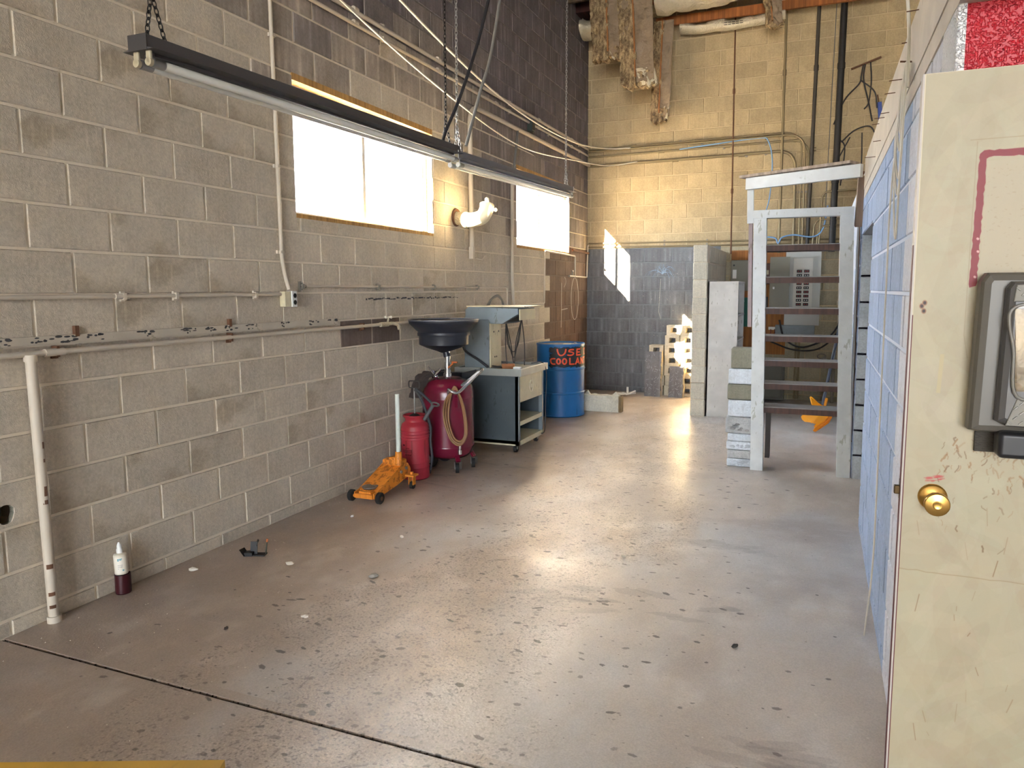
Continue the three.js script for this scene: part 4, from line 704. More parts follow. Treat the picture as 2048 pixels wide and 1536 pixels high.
// ---------------------------------------------------------------- stairs and landing
{
  const t = thing('open_stairs', 'white painted open stair with dark treads beside the blue wall', 'stairs', null);
  part('stringer', metres(bar([-0.442, 0.0, -6.3], [-0.475, 2.14, -6.3], 0.1, 0.1).translate(0, 0, 0)), M.paintedWood, t);
  part('stringer', metres(bar([0.228, 0.0, -6.3], [0.172, 2.14, -6.3], 0.1, 0.1)), M.paintedWood, t);
  for (const y of [0.54, 0.739, 0.931, 1.135, 1.362, 1.615, 1.873]) {
    const k = y / 2.14, a = -0.392 - 0.033 * k, b = 0.178 - 0.056 * k, h = 0.052;
    const s = part('tread', metres(span([a - 0.01, y - h, -6.5], [b + 0.01, y - 0.006, -6.285])), M.tread, t);
    part('tread_top', metres(span([a - 0.008, y - 0.006, -6.5], [b + 0.008, y, -6.283])), M.treadTop, s);
  }
  part('header', metres(span([-0.53, 2.085, -6.335], [0.222, 2.15, -6.243])), M.paintedWood, t);
  part('back_leg', metres(span([-0.41, 0, -6.85], [-0.37, 0.45, -6.76])), std(0x3f3a36, 0.7), t);
  const l = thing('landing', 'white painted landing frame at the head of the open stair', 'landing', null);
  part('edge_beam', metres(bar([-0.58, 2.355, -6.2], [0.24, 2.345, -5.74], 0.04, 0.09)), M.paintedWood, l);
  part('plywood_top', metres(bar([-0.6, 2.412, -6.24], [0.2, 2.41, -5.8], 0.16, 0.02)), std(0xcdbfb4, 0.7, { map: woodMap }), l);
  part('post', metres(bar([-0.55, 2.05, -6.28], [-0.555, 2.38, -6.24], 0.05, 0.05)), M.paintedWood, l);
  part('post', metres(bar([-0.54, 1.2, -6.36], [-0.555, 2.1, -6.36], 0.03, 0.06)), std(0x9f8f90, 0.7, { map: scuffMap }), l);
  part('right_post', metres(bar([0.255, 2.0, -6.3], [0.262, 2.37, -6.2], 0.05, 0.06)), std(0xb9a08c, 0.7, { map: woodMap }), l);
  const p = thing('leaning_boards', 'narrow pale boards standing between the stair and the doorway', 'boards', null);
  part('board', metres(bar([0.272, 0.01, -6.3], [0.258, 2.2, -6.36], 0.012, 0.09)), std(0xcfd4d8, 0.6, { map: scuffMap }), p);
  part('board', metres(bar([0.284, 0.01, -6.42], [0.272, 2.1, -6.44], 0.01, 0.06)), std(0x8a5a38, 0.7, { map: woodMap }), p);
}
{ // stack of half blocks beside the stair
  const tops = [1.02, 0.845, 0.712, 0.578, 0.432, 0.288, 0.221, 0.145, 0.07, 0.0], names = ['tan concrete half block, topmost of the stack beside the stair', 'white painted half block, second from the top of the stair stack', 'tan concrete half block, third from the top of the stair stack', 'white painted half block, fourth from the top of the stair stack', 'broken pale half block, fifth from the top of the stair stack', 'thin white block slice just below the broken block', 'chipped white block slice in the stair stack', 'thin grey block slice above the bottom one', 'white block slice at the bottom of the stair stack'];
  for (let i = 0; i < 9; i++) {
    const h = tops[i] - tops[i + 1], w = [0.2, 0.2, 0.212, 0.2, 0.215, 0.2, 0.205, 0.195, 0.2][i], t = thing('concrete_block', names[i], 'block', 'blocks stacked beside the stair', [-0.594 + [0.012, 0, -0.004, 0, -0.006, 0, -0.002, 0.003, 0][i], tops[i + 1], -6.42], [0.03, -0.02, 0.03, 0, -0.04, 0.02, 0, -0.02, 0.01][i]);
    const m = i === 0 || i === 2 ? M.concreteBlock : i === 4 || i === 7 ? std(0xbfc0c0, 0.9, { map: blockMap, bumpMap: grain4, bumpScale: 0.006 }) : M.whiteBlock;
    const g = rbox(w, h - 0.003, 0.2, Math.min(0.012, h * 0.15), 0, h / 2, 0, 2), p = g.attributes.position;
    for (let k = 0; k < p.count; k++) { const n = fbm(p.getX(k) * 30 + i * 5, p.getY(k) * 30, 37, 2) - 0.5; p.setX(k, p.getX(k) + n * 0.006); p.setZ(k, p.getZ(k) + n * 0.006); }
    part('block_body', metres(g, i * 0.3), m, t);
    if (i === 4 || i === 6 || i === 8) { const chips = []; for (let k = 0; k < 7; k++) chips.push(new THREE.IcosahedronGeometry(rnd(0.008, 0.02), 0).scale(1.6, 0.7, 0.5).translate(rnd(-0.08, 0.08), h * rnd(0.2, 0.8), 0.1)); part('broken_edge', chips, m, t); }
  }
}
{ // white shelf unit seen from its end
  const t = thing('shelf_unit', 'tall white painted wooden shelf unit beside the block partition', 'shelf', null, [0, 0, 0]);
  const x0 = -1.222, x1 = -0.88, z0 = -8.76, z1 = -9.5, h = 1.605, m = std(0xdcd9d4, 0.65, { map: scuffMap });
  part('side_panel', metres(span([x0, 0.0, z0 - 0.02], [x1, h, z0])), m, t);
  part('side_panel', metres(span([x0, 0.0, z1], [x1, h, z1 + 0.02])), m, t);
  part('back_panel', metres(span([x0, 0.0, z1], [x0 + 0.012, h, z0])), m, t);
  for (const y of [0.02, 0.32, 0.6, 0.9, 1.2, h - 0.02]) part('shelf_board', metres(span([x0, y, z1], [x1 + 0.004, y + 0.02, z0 - 0.02])), m, t);
}
{ // hollow blocks stacked against the back wall, lit by the sun
  const cols = [[-2.14, 5, 'left'], [-1.918, 7, 'middle'], [-1.7, 7, 'right']], W = 0.205, H = 0.143, D = 0.2;
  const ord = ['bottom', 'second', 'third', 'fourth', 'fifth', 'sixth', 'topmost'];
  cols.forEach(([x, n, which], ci) => {
    for (let k = 0; k < n; k++) {
      const s = shape(rect(-W / 2, 0, W / 2, H), [[[-0.045, 0.038], [0.05, 0.038], [0.044, 0.108], [-0.04, 0.108]].map(([a, b]) => [a + rnd(-0.004, 0.004), b])]);
      const t = thing('hollow_block', (k === n - 1 ? 'topmost' : ord[k]) + (k === n - 1 ? '' : k ? ' from the floor' : '') + [' hollow block of the short column behind the taller leaning slab', ' hollow block of the column between the two leaning slabs', ' hollow block of the sunlit column next to the partition'][ci], 'block', ['short hollow block column', 'middle hollow block column', 'sunlit hollow block column'][ci], [x + rnd(-0.01, 0.01) + (ci === 1 && k === 6 ? 0.01 : 0), k * (H + 0.001), -10.5 + 0.0], rnd(-0.02, 0.02));
      part('block_body', metres(slab(s, D, 0.003), rnd(3)), M.bareBlock, t);
      part('mortar_scrap', [new THREE.IcosahedronGeometry(0.012, 0).scale(1.5, 0.8, 0.6).translate(rnd(-0.08, 0.08), H * 0.9, D)], M.bareBlock, t);
    }
  });
  const lean = (label, x, w, h, thick, turn) => {
    const t = thing('leaning_slab', label, 'block', null, [x, 0, -10.13], turn), g = new THREE.BoxGeometry(w, h, thick, 6, 14, 2), p = g.attributes.position;
    for (let i = 0; i < p.count; i++) { const n = fbm(p.getX(i) * 25, p.getY(i) * 25 + x * 9, 47, 2) - 0.5; p.setX(i, p.getX(i) + n * 0.012); }
    g.computeVertexNormals(); const ang = -0.1;
    part('painted_face', metres(g.clone().translate(0, h / 2, -thick / 2).rotateX(ang)), M.darkBlock, t);
    const e = []; for (let i = 0; i < 26; i++) e.push(new THREE.IcosahedronGeometry(rnd(0.012, 0.026), 0).scale(0.7, 1.3, 1).translate(w / 2 + rnd(-0.004, 0.008), (i + 0.5) / 26 * h, -thick * rnd(0.15, 0.95)));
    part('broken_edge', join(e).rotateX(ang), M.brokenEdge, t);
    const dust = []; for (let i = 0; i < 46; i++) dust.push(box(rnd(0.006, 0.05), rnd(0.0015, 0.004), 0.002, 0, 0, 0).rotateZ(rnd(3)).translate(rnd(-w * 0.45, w * 0.45), rnd(0.03, h - 0.03), 0.0005)); part('mortar_flecks', join(dust).rotateX(ang), std(0xa9adb2, 0.9), t);
  };
  lean('taller dark painted block slab leaning on the hollow blocks', -2.163, 0.225, 0.64, 0.09, 0.05);
  lean('shorter dark painted block slab leaning on the hollow blocks', -1.835, 0.195, 0.44, 0.09, -0.06);
}
{ // broken white wall piece beside the drum
  const t = thing('broken_block', 'broken piece of white painted block wall lying beside the blue drum', 'block', null, [-2.47, 0, -8.68], 0.02);
  part('painted_face', metres(join(rbox(0.17, 0.2, 0.12, 0.006, -0.37, 0.1, 0.0), rbox(0.49, 0.205, 0.12, 0.006, -0.035, 0.1025, 0.0))), M.creamBlock, t);
  part('broken_side', metres(new THREE.BoxGeometry(0.04, 0.19, 0.11, 2, 6, 4).translate(0.225, 0.097, -0.004)), std(0x7d6c52, 0.95, { bumpMap: grain2, bumpScale: 0.012 }), t);
  const sh = (x, h, w) => slab(shape([[x - w, 0.2], [x + w, 0.2], [x + w * 0.6, 0.2 + h * 0.5], [x + w * 0.2, 0.2 + h], [x - w * 0.5, 0.2 + h * 0.4]]), 0.025).translate(0, 0, -0.04);
  part('jagged_web', [sh(-0.3, 0.035, 0.05), sh(-0.21, 0.055, 0.04), sh(-0.12, 0.02, 0.07), sh(0.02, 0.015, 0.1), sh(0.15, 0.05, 0.05), sh(-0.4, 0.025, 0.05)], M.creamBlock, t);
  const d = thing('paint_scrap', 'torn white scraps lying by the back wall', 'scrap', null, [-2.52, 0, -10.05], 0.3);
  const bits = []; for (let i = 0; i < 7; i++) bits.push(box(rnd(0.06, 0.16), 0.012, rnd(0.03, 0.06), 0, 0, 0).rotateZ(rnd(-0.3, 0.4)).rotateY(rnd(-1, 1)).translate(rnd(-0.13, 0.13), 0.02 + rnd(0.04), rnd(-0.05, 0.05)));
  bits.push(box(0.03, 0.1, 0.012, 0.02, 0.08, 0)); for (const b of bits) part('scrap', b, M.white, d);
}
{ // snow shovel
  const t = thing('snow_shovel', 'orange plastic shovel with a dark handle standing behind the stair', 'shovel', null, [0.045, 0.004, -8.35], 0.0);
  const q = (l) => shape(l.map(([x, y]) => [(x - 1640) / 168, (866 - y) / 168])), curl = (g) => { const p = g.attributes.position; for (let i = 0; i < p.count; i++) { const x = p.getX(i), y = p.getY(i); p.setZ(i, p.getZ(i) + 0.16 * Math.cos(x * 7 + 0.4) - 1.6 * Math.pow(y - 0.12, 2)); } g.computeVertexNormals(); return g; };
  part('scoop', curl(slab(q([[1609, 842], [1612, 837], [1620, 833.5], [1640, 833], [1654, 834], [1655, 840], [1650, 847], [1641, 852], [1634, 858], [1631, 857], [1634, 851], [1631, 852], [1630, 850], [1627, 851], [1625, 849.5], [1616, 850], [1611, 847]]), 0.02, 0.005)), std(0xf5a51c, 0.4), t);
  part('scoop_side', curl(slab(q([[1655, 834], [1661, 834], [1661, 841], [1656, 850], [1645, 858], [1634, 866], [1630, 864], [1633, 858], [1641, 852], [1650, 847], [1655, 840]]), 0.05, 0.006)), std(0xee8c10, 0.4), t);
  part('upper_lip', curl(slab(q([[1622, 807], [1624, 805], [1628, 807], [1637, 815], [1648, 822], [1660, 834], [1628, 834], [1626, 820]]), 0.02, 0.005).translate(0, 0, -0.02)), std(0xf5a51c, 0.4), t);
  part('socket', rod([0.03, 0.2, 0.06], [0.06, 0.34, 0.0], 0.02, 14), M.shovel, t);
  part('handle', rod([0.02, 0.24, 0.05], [0.17, 1.12, -0.35], 0.017, 14), std(0x3c4250, 0.5), t);
  part('grip', rod([0.17, 1.12, -0.35], [0.185, 1.2, -0.385], 0.024, 12), M.black, t);
}
console.log('part two done');

// ---------------------------------------------------------------- blue drum
{
  const t = thing('oil_drum', 'blue steel drum with orange spray lettering on a black patch', 'drum', null, [-2.9, 0, -8.3]), R = 0.288, H = 0.875;
  part('shell', lathe([[0, 0.012], [R - 0.012, 0.012], [R - 0.004, 0], [R + 0.006, 0.006], [R + 0.006, 0.018], [R, 0.026], [R, 0.27], [R + 0.004, 0.276], [R + 0.013, 0.287], [R + 0.004, 0.298], [R, 0.304], [R, 0.556], [R + 0.004, 0.562], [R + 0.013, 0.573], [R + 0.004, 0.584], [R, 0.59], [R, H - 0.03], [R + 0.006, H - 0.022], [R + 0.007, H - 0.004], [R, H], [R - 0.008, H - 0.004], [R - 0.01, H - 0.022]], 56), M.drum, t);
  part('lid', lathe([[R - 0.009, H - 0.02], [R - 0.03, H - 0.024], [0, H - 0.018]], 48), M.drumTop, t);
  part('bung', cyl(0.03, 0.018, -0.06, H - 0.012, 0.17, 18), M.steel, t); part('bung', cyl(0.018, 0.014, 0.14, H - 0.012, -0.14, 16), M.steel, t);
  part('rag', rbox(0.09, 0.022, 0.05, 0.008, 0.13, H - 0.008, 0.14), M.cream, t);
  const th0 = 0.338 - 0.52, len = 2.1;
  const letters = canvasTex(1024, 512, (c, w, h) => {
    c.clearRect(0, 0, w, h);
    const g = (x0, y0, x1, y1, n) => { for (let i = 0; i < n; i++) { c.fillStyle = `rgba(26,24,26,${rnd(0.25, 0.7)})`; c.beginPath(); c.ellipse(rnd(x0, x1), rnd(y0, y1), rnd(18, 46), rnd(14, 36), 0, 0, 7); c.fill(); } };
    g(40, 30, 1000, 470, 1100);
    c.strokeStyle = '#e2502c'; c.lineCap = 'round'; c.lineJoin = 'round'; c.lineWidth = 33;
    const line = (...p) => { c.beginPath(); p.forEach(([x, y], i) => (i ? c.lineTo(x, y) : c.moveTo(x, y))); c.stroke(); };
    const curve = (f) => { c.beginPath(); f(); c.stroke(); };
    const A = (deg) => (deg * PI / 180 + 0.52) / len * w;                                 // degrees from the side that faces the camera
    const Y1 = 70, Y2 = 205, Z1 = 275, Z2 = 410;
    curve(() => { c.moveTo(A(-8), Y1); c.quadraticCurveTo(A(-6), Y2 + 10, A(2), Y2); c.quadraticCurveTo(A(11), Y2 - 20, A(12), Y1); });
    curve(() => { c.moveTo(A(31), Y1 + 6); c.quadraticCurveTo(A(18), Y1 - 6, A(20), Y1 + 50); c.quadraticCurveTo(A(36), Y1 + 70, A(30), Y2 - 16); c.quadraticCurveTo(A(24), Y2 + 12, A(17), Y2 - 8); });
    line([A(52), Y1], [A(42), Y1], [A(41), Y2], [A(53), Y2]); line([A(42), (Y1 + Y2) / 2], [A(50), (Y1 + Y2) / 2]);
    curve(() => { c.moveTo(A(74), Y1); c.lineTo(A(74), Y2); c.quadraticCurveTo(A(88), Y2, A(87), (Y1 + Y2) / 2); c.quadraticCurveTo(A(86), Y1, A(74), Y1); });
    curve(() => { c.moveTo(A(-14), Z1 + 6); c.quadraticCurveTo(A(-26), Z1, A(-24), (Z1 + Z2) / 2); c.quadraticCurveTo(A(-23), Z2 + 8, A(-14), Z2 - 6); });
    curve(() => c.ellipse(A(-5), (Z1 + Z2) / 2, A(4) - A(0), 58, 0, 0, 7)); curve(() => c.ellipse(A(9), (Z1 + Z2) / 2, A(4.6) - A(0), 62, 0, 0, 7));
    line([A(22), Z1], [A(22), Z2], [A(33), Z2]); line([A(38), Z2], [A(44), Z1], [A(50), Z2]); line([A(40), Z2 - 40], [A(48), Z2 - 40]);
    line([A(56), Z2], [A(56), Z1], [A(66), Z2], [A(66), Z1]); line([A(70), Z1], [A(84), Z1]); line([A(77), Z1], [A(77), Z2]);
  });
  part('spray_lettering', new THREE.CylinderGeometry(R + 0.0015, R + 0.0015, 0.262, 40, 1, true, th0, len).translate(0, 0.718, 0), std(0xffffff, 0.55, { map: letters, transparent: true }), t).userData.label = 'orange sprayed lettering on black paint';
}
// ---------------------------------------------------------------- grey parts washer
{
  const t = thing('parts_washer', 'grey wheeled parts washer cabinet with a raised head, beside the blue drum', 'parts washer', null);
  const x0 = -3.13, x1 = -2.545, z0 = -6.1, z1 = -6.74;
  part('side_panel', metres(span([x0, 0.085, z0 - 0.015], [x1, 0.72, z0])), M.greyDark, t);
  part('side_panel', metres(span([x0, 0.085, z1], [x1, 0.72, z1 + 0.015])), M.greyDark, t);
  part('back_panel', metres(span([x0, 0.085, z1], [x0 + 0.012, 0.72, z0])), M.greyDark, t);
  part('front_panel', metres(span([x1 - 0.012, 0.475, z1 + 0.03], [x1 + 0.004, 0.725, z0 - 0.03])), M.cream, t);
  for (const z of [z0 - 0.034, z1]) part('corner_post', metres(span([x1 - 0.03, 0.07, z], [x1 + 0.006, 0.725, z + 0.034])), M.greyPaint, t);
  part('shelf', metres(span([x0 + 0.02, 0.255, z1 + 0.015], [x1 + 0.004, 0.295, z0 - 0.015])), M.cream, t);
  part('bottom_rail', metres(span([x0 + 0.01, 0.07, z1], [x1 + 0.006, 0.115, z0])), M.cream, t);
  const top = part('worktop', metres(join(span([x0 - 0.05, 0.725, z1 - 0.03], [x1 + 0.045, 0.765, z0 + 0.035]), span([x0 - 0.05, 0.765, z0 + 0.005], [x1 + 0.045, 0.79, z0 + 0.035]), span([x0 - 0.05, 0.765, z1 - 0.03], [x1 + 0.045, 0.79, z1]), span([x1 + 0.015, 0.765, z1], [x1 + 0.045, 0.79, z0]), span([x0 - 0.05, 0.765, z1], [x0 - 0.02, 0.79, z0]))), std(0x9a9d98, 0.45, { map: scuffMap }), t);
  part('basin_floor', metres(span([x0 - 0.02, 0.764, z1], [x1 + 0.015, 0.768, z0 + 0.005])), M.greyDark, top);
  const emb = new THREE.TorusGeometry(0.042, 0.006, 6, 28).rotateY(PI / 2).scale(1, 1.3, 1).translate(x1 + 0.005, 0.6, -6.42);
  part('emblem', [emb, cyl(0.02, 0.004, 0, 0, 0, 20).rotateZ(PI / 2).translate(x1 + 0.006, 0.6, -6.42)], std(0xe2dac2, 0.6), t);
  for (const [x, z] of [[x1 - 0.05, z0 - 0.06], [x1 - 0.05, z1 + 0.06], [x0 + 0.06, z0 - 0.06], [x0 + 0.06, z1 + 0.06]]) {
    const c = part('caster', [cyl(0.036, 0.028, 0, 0, 0, 20).rotateZ(PI / 2).translate(x, 0.036, z)], M.rubber, t);
    part('caster_fork', [box(0.006, 0.05, 0.03, x - 0.019, 0.055, z), box(0.006, 0.05, 0.03, x + 0.019, 0.055, z), box(0.05, 0.008, 0.05, x, 0.078, z)], M.zinc, c);
  }
  // column and head
  part('column', metres(span([-3.12, 0.765, -6.44], [-2.865, 1.26, -6.16])), M.greyPaint, t);
  const colf = part('column_front', metres(span([-2.867, 0.785, -6.42], [-2.855, 1.2, -6.175])), M.cream, t);
  part('mounting_hole', [[0.07, 1.12], [0.18, 1.12], [0.09, 0.88], [0.13, 0.88]].map(([z, y]) => cyl(0.009, 0.004, 0, 0, 0, 10).rotateZ(PI / 2).translate(-2.854, y, -6.18 - z)), M.black, colf);
  part('head', metres(slab(shape([[-3.1, 1.235], [-2.86, 1.235], [-2.84, 1.2], [-2.72, 1.2], [-2.56, 1.29], [-2.56, 1.345], [-3.06, 1.36], [-3.1, 1.33]]), 0.42, 0.006).translate(0, 0, -6.56)), M.greyPaint, t);
  part('head_front', metres(bar([-2.55, 1.285, -6.155], [-2.55, 1.285, -6.54], 0.008, 0.1)), M.cream, t);
  part('head_top', metres(span([-3.08, 1.356, -6.56], [-2.49, 1.366, -6.13])), M.cream, t);
  part('head_underside', metres(bar([-2.73, 1.2, -6.35], [-2.57, 1.278, -6.35], 0.36, 0.006)), M.black, t);
  const loops = []; for (let i = 0; i < 4; i++) { const w = 0.09 + 0.02 * i, y = 1.37; loops.push(smooth([[-2.98, y - 0.02, -6.5 + w], [-2.97, y + 0.05, -6.52 + w * 0.6], [-2.97, y + 0.075 + 0.006 * i, -6.6], [-2.98, y + 0.04, -6.68 - w * 0.4], [-2.98, y - 0.04, -6.7 - w * 0.6]], 0.006, 26, 6)); }
  part('coiled_cord', loops, M.cableGrey, t);
  const dang = []; for (const [a, d] of [[0.0, 0.3], [0.03, 0.36], [0.07, 0.42]]) dang.push(smooth([[-2.75, 1.22, -6.3], [-2.74, 1.0, -6.32 - a], [-2.72, 1.22 - d, -6.42], [-2.71, 1.02, -6.52 + a], [-2.68, 1.24, -6.52]], 0.005, 30, 6));
  dang.push(smooth([[-2.75, 1.22, -6.3], [-2.76, 1.0, -6.31], [-2.74, 0.78, -6.3]], 0.005, 16, 6), smooth([[-2.68, 1.24, -6.52], [-2.66, 1.0, -6.54], [-2.66, 0.78, -6.54]], 0.005, 16, 6), smooth([[-3.12, 1.05, -6.14], [-3.1, 0.95, -6.12], [-2.95, 0.86, -6.11], [-2.86, 0.795, -6.12]], 0.011, 24, 8), smooth([[-2.87, 0.8, -6.2], [-2.8, 0.79, -6.24], [-2.72, 0.77, -6.3]], 0.006, 16, 6));
  part('hanging_hose', dang, M.cableBlack, t);
  part('side_cord', smooth([[-2.62, 0.795, -6.62], [-2.53, 0.8, -6.68], [-2.495, 0.7, -6.71], [-2.5, 0.4, -6.7], [-2.505, 0.12, -6.69], [-2.56, 0.08, -6.68]], 0.005, 50), M.cableBlack, t);
  const c = thing('carton', 'small torn cardboard carton on the worktop of the parts washer', 'carton', null, [-2.73, 0.768, -6.3], 0.5);
  part('box_body', [rbox(0.12, 0.045, 0.07, 0.003, 0, 0.0225, 0), box(0.08, 0.002, 0.06, 0.0, 0.05, 0.035).rotateX(0.3)], M.cardboard, c);
  single('small_tin', rbox(0.075, 0.03, 0.045, 0.008, -2.6, 0.783, -6.22), M.whiteMetal, 'small white tin on the corner of the worktop', 'tin');
}
{
  const t = thing('drip_tray', 'black tray wedged behind the maroon tank at the wall', 'tray', null, [-3.13, 0.72, -5.86]);
  part('tray', metres(join(span([-0.1, 0, -0.16], [0.2, 0.008, 0.14]), span([-0.1, 0.0, 0.13], [0.2, 0.06, 0.14]), span([-0.1, 0.0, -0.16], [-0.09, 0.06, 0.14]), span([0.19, 0.0, -0.16], [0.2, 0.06, 0.14]), span([-0.1, 0.06, 0.13], [0.2, 0.066, 0.16]))), M.poly, t);
  part('support_leg', rod([0.05, 0, 0], [0.05, -0.71, 0], 0.012), M.black, t);
}
// ---------------------------------------------------------------- oil drain tank with funnel
{
  const t = thing('oil_drain_tank', 'maroon wheeled oil drain tank with a wide black funnel on top', 'oil drain', null, [-2.915, 0, -5.43]);
  const R = 0.218;
  part('tank', lathe([[0, 0.085], [0.1, 0.088], [0.17, 0.105], [0.205, 0.14], [R, 0.185], [R, 0.19], [R + 0.003, 0.195], [R + 0.003, 0.205], [R, 0.21], [R, 0.6], [R + 0.003, 0.605], [R + 0.003, 0.615], [R, 0.62], [R, 0.66], [0.205, 0.71], [0.17, 0.75], [0.11, 0.775], [0, 0.785]], 48), M.maroon, t);
  const neck = part('riser_pipe', [cyl(0.035, 0.03, 0, 0.795, 0, 20), cyl(0.022, 0.2, 0, 0.9, 0, 18), cyl(0.03, 0.03, 0, 0.83, 0, 8), cyl(0.029, 0.05, 0, 0.88, 0, 16), cyl(0.026, 0.03, 0, 0.945, 0, 16)], M.chrome, t);
  part('valve_lever', [rod([0.02, 0.86, 0.02], [0.07, 0.9, 0.03], 0.006), box(0.05, 0.012, 0.016, 0.085, 0.91, 0.03)], std(0xb4602a, 0.5), neck);
  const fit = part('inlet_fitting', [rod([-0.06, 0.77, 0.06], [-0.1, 0.84, 0.09], 0.013), rod([-0.13, 0.87, 0.1], [-0.07, 0.8, 0.1], 0.006), rod([-0.07, 0.8, 0.1], [-0.03, 0.85, 0.06], 0.011), ball(0.02, -0.07, 0.79, 0.08)], M.chrome, t);
  // funnel, set a little to the wall side
  const fx = -0.03, F = (pts) => lathe(pts, 56).translate(fx, 0, 0);
  part('funnel', F([[0.025, 0.985], [0.06, 1.0], [0.15, 1.03], [0.205, 1.055], [0.208, 1.06], [0.21, 1.13], [0.222, 1.133], [0.222, 1.158], [0.215, 1.163], [0.245, 1.19], [0.29, 1.235], [0.296, 1.262], [0.288, 1.262], [0.275, 1.235], [0.23, 1.195], [0.2, 1.165], [0.195, 1.06], [0.05, 1.02], [0.02, 1.0]]), M.poly, t);
  part('funnel_rim', new THREE.TorusGeometry(0.293, 0.0065, 8, 64).rotateX(PI / 2).translate(fx, 1.264, 0), std(0x585b62, 0.3), t);
  part('drain_spout', rod([0, 0.95, 0], [fx * 0.4, 1.0, 0], 0.03, 16), M.poly, t);
  // push handle of bright tube
  part('handle', smooth([[0.11, 0.64, 0.185], [0.12, 0.7, 0.215], [0.16, 0.69, 0.235], [0.2, 0.68, 0.2], [0.245, 0.74, 0.12], [0.31, 0.82, 0.06], [0.335, 0.85, 0.03], [0.3, 0.85, -0.02], [0.22, 0.77, 0.02], [0.15, 0.7, 0.1]], 0.0135, 80, 10), std(0xc4c4c4, 0.25, { metalness: 0.85 }), t);
  part('handle_bracket', [box(0.03, 0.1, 0.02, 0.165, 0.6, 0.155), rod([0.165, 0.64, 0.16], [0.18, 0.7, 0.21], 0.012)], M.maroon, t);
  const hz = []; for (const [o, w] of [[0, 0.05], [0.018, 0.028], [-0.012, 0.07]]) hz.push(smooth([[0.17, 0.71 + o, 0.205], [0.16 - w, 0.6, 0.22], [0.155 - w, 0.45, 0.23], [0.185 - w * 0.5, 0.3 + o, 0.235], [0.225, 0.262 + o, 0.215], [0.245 + w * 0.35, 0.34, 0.19], [0.235 + w * 0.3, 0.5, 0.185], [0.205 + w * 0.2, 0.64, 0.19]], 0.0085, 100, 8, true));
  part('drain_hose', hz, M.hose, t);
  part('drain_valve', [rod([0.175, 0.245, 0.13], [0.205, 0.24, 0.19], 0.012), rod([0.205, 0.27, 0.19], [0.205, 0.175, 0.19], 0.012), rod([0.205, 0.2, 0.19], [0.205, 0.165, 0.19], 0.017), rod([0.165, 0.26, 0.21], [0.21, 0.262, 0.2], 0.006)], M.chrome, t);
  for (const [x, z, big] of [[0.165, 0.1, 0], [0.2, -0.08, 0]]) {
    const l = part('caster_bracket', bar([x * 0.75, 0.16, z * 1.1], [x * 1.02, 0.088, z * 1.25 + 0.02], 0.035, 0.02), M.maroon, t);
    const c = part('caster', cyl(0.04, 0.03, 0, 0, 0, 22).rotateZ(PI / 2).rotateY(0.5).translate(x * 1.03, 0.04, z * 1.25 + 0.045), M.rubber, t);
    part('caster_fork', [box(0.008, 0.06, 0.03, x * 1.03 - 0.021, 0.06, z * 1.25 + 0.035), box(0.008, 0.06, 0.03, x * 1.03 + 0.021, 0.06, z * 1.25 + 0.025)], M.steel, c);
    part('caster_hub', cyl(0.012, 0.034, 0, 0, 0, 14).rotateZ(PI / 2).rotateY(0.5).translate(x * 1.03, 0.04, z * 1.25 + 0.045), M.steel, c);
  }
  for (const [x, z] of [[-0.135, 0.1], [-0.13, -0.17]]) {
    const w = part('rear_wheel', lathe([[0.03, -0.02], [0.068, -0.02], [0.076, -0.012], [0.076, 0.012], [0.068, 0.02], [0.03, 0.02]], 28).rotateZ(PI / 2).rotateY(-0.9).translate(x, 0.076, z), M.rubber, t);
    part('wheel_hub', lathe([[0, -0.022], [0.03, -0.022], [0.034, 0], [0.03, 0.022], [0, 0.022]], 24).rotateZ(PI / 2).rotateY(-0.9).translate(x, 0.076, z), M.steel, w);
  }
  part('wheel_axle', rod([-0.135, 0.076, 0.1], [-0.13, 0.076, -0.17], 0.008), M.steel, t);
  const cl = thing('work_cloth', 'dark cloth draped over the shoulder of the maroon tank', 'cloth', null, [-3.03, 0.0, -5.34]);
  const g = new THREE.PlaneGeometry(0.16, 0.3, 14, 20), p = g.attributes.position;
  for (let i = 0; i < p.count; i++) { const x = p.getX(i), v = 0.5 - p.getY(i) / 0.3, n = fbm(x * 20, v * 6, 57, 3) - 0.5; const y = v < 0.45 ? 0.84 - 0.16 * v * v - 0.02 : 0.79 - (v - 0.45) * 0.3, z = v < 0.45 ? -0.06 + v * 0.33 : 0.09 + (v - 0.45) * 0.14; p.setXYZ(i, x * (1 - 0.3 * v) - 0.05 * v - 0.01, y + n * 0.03, z + n * 0.05); }
  g.computeVertexNormals(); part('cloth', join(g, g.clone().translate(0.002, 0.003, -0.004)), std(0x3b3331, 0.95, { side: THREE.DoubleSide }), cl);
}
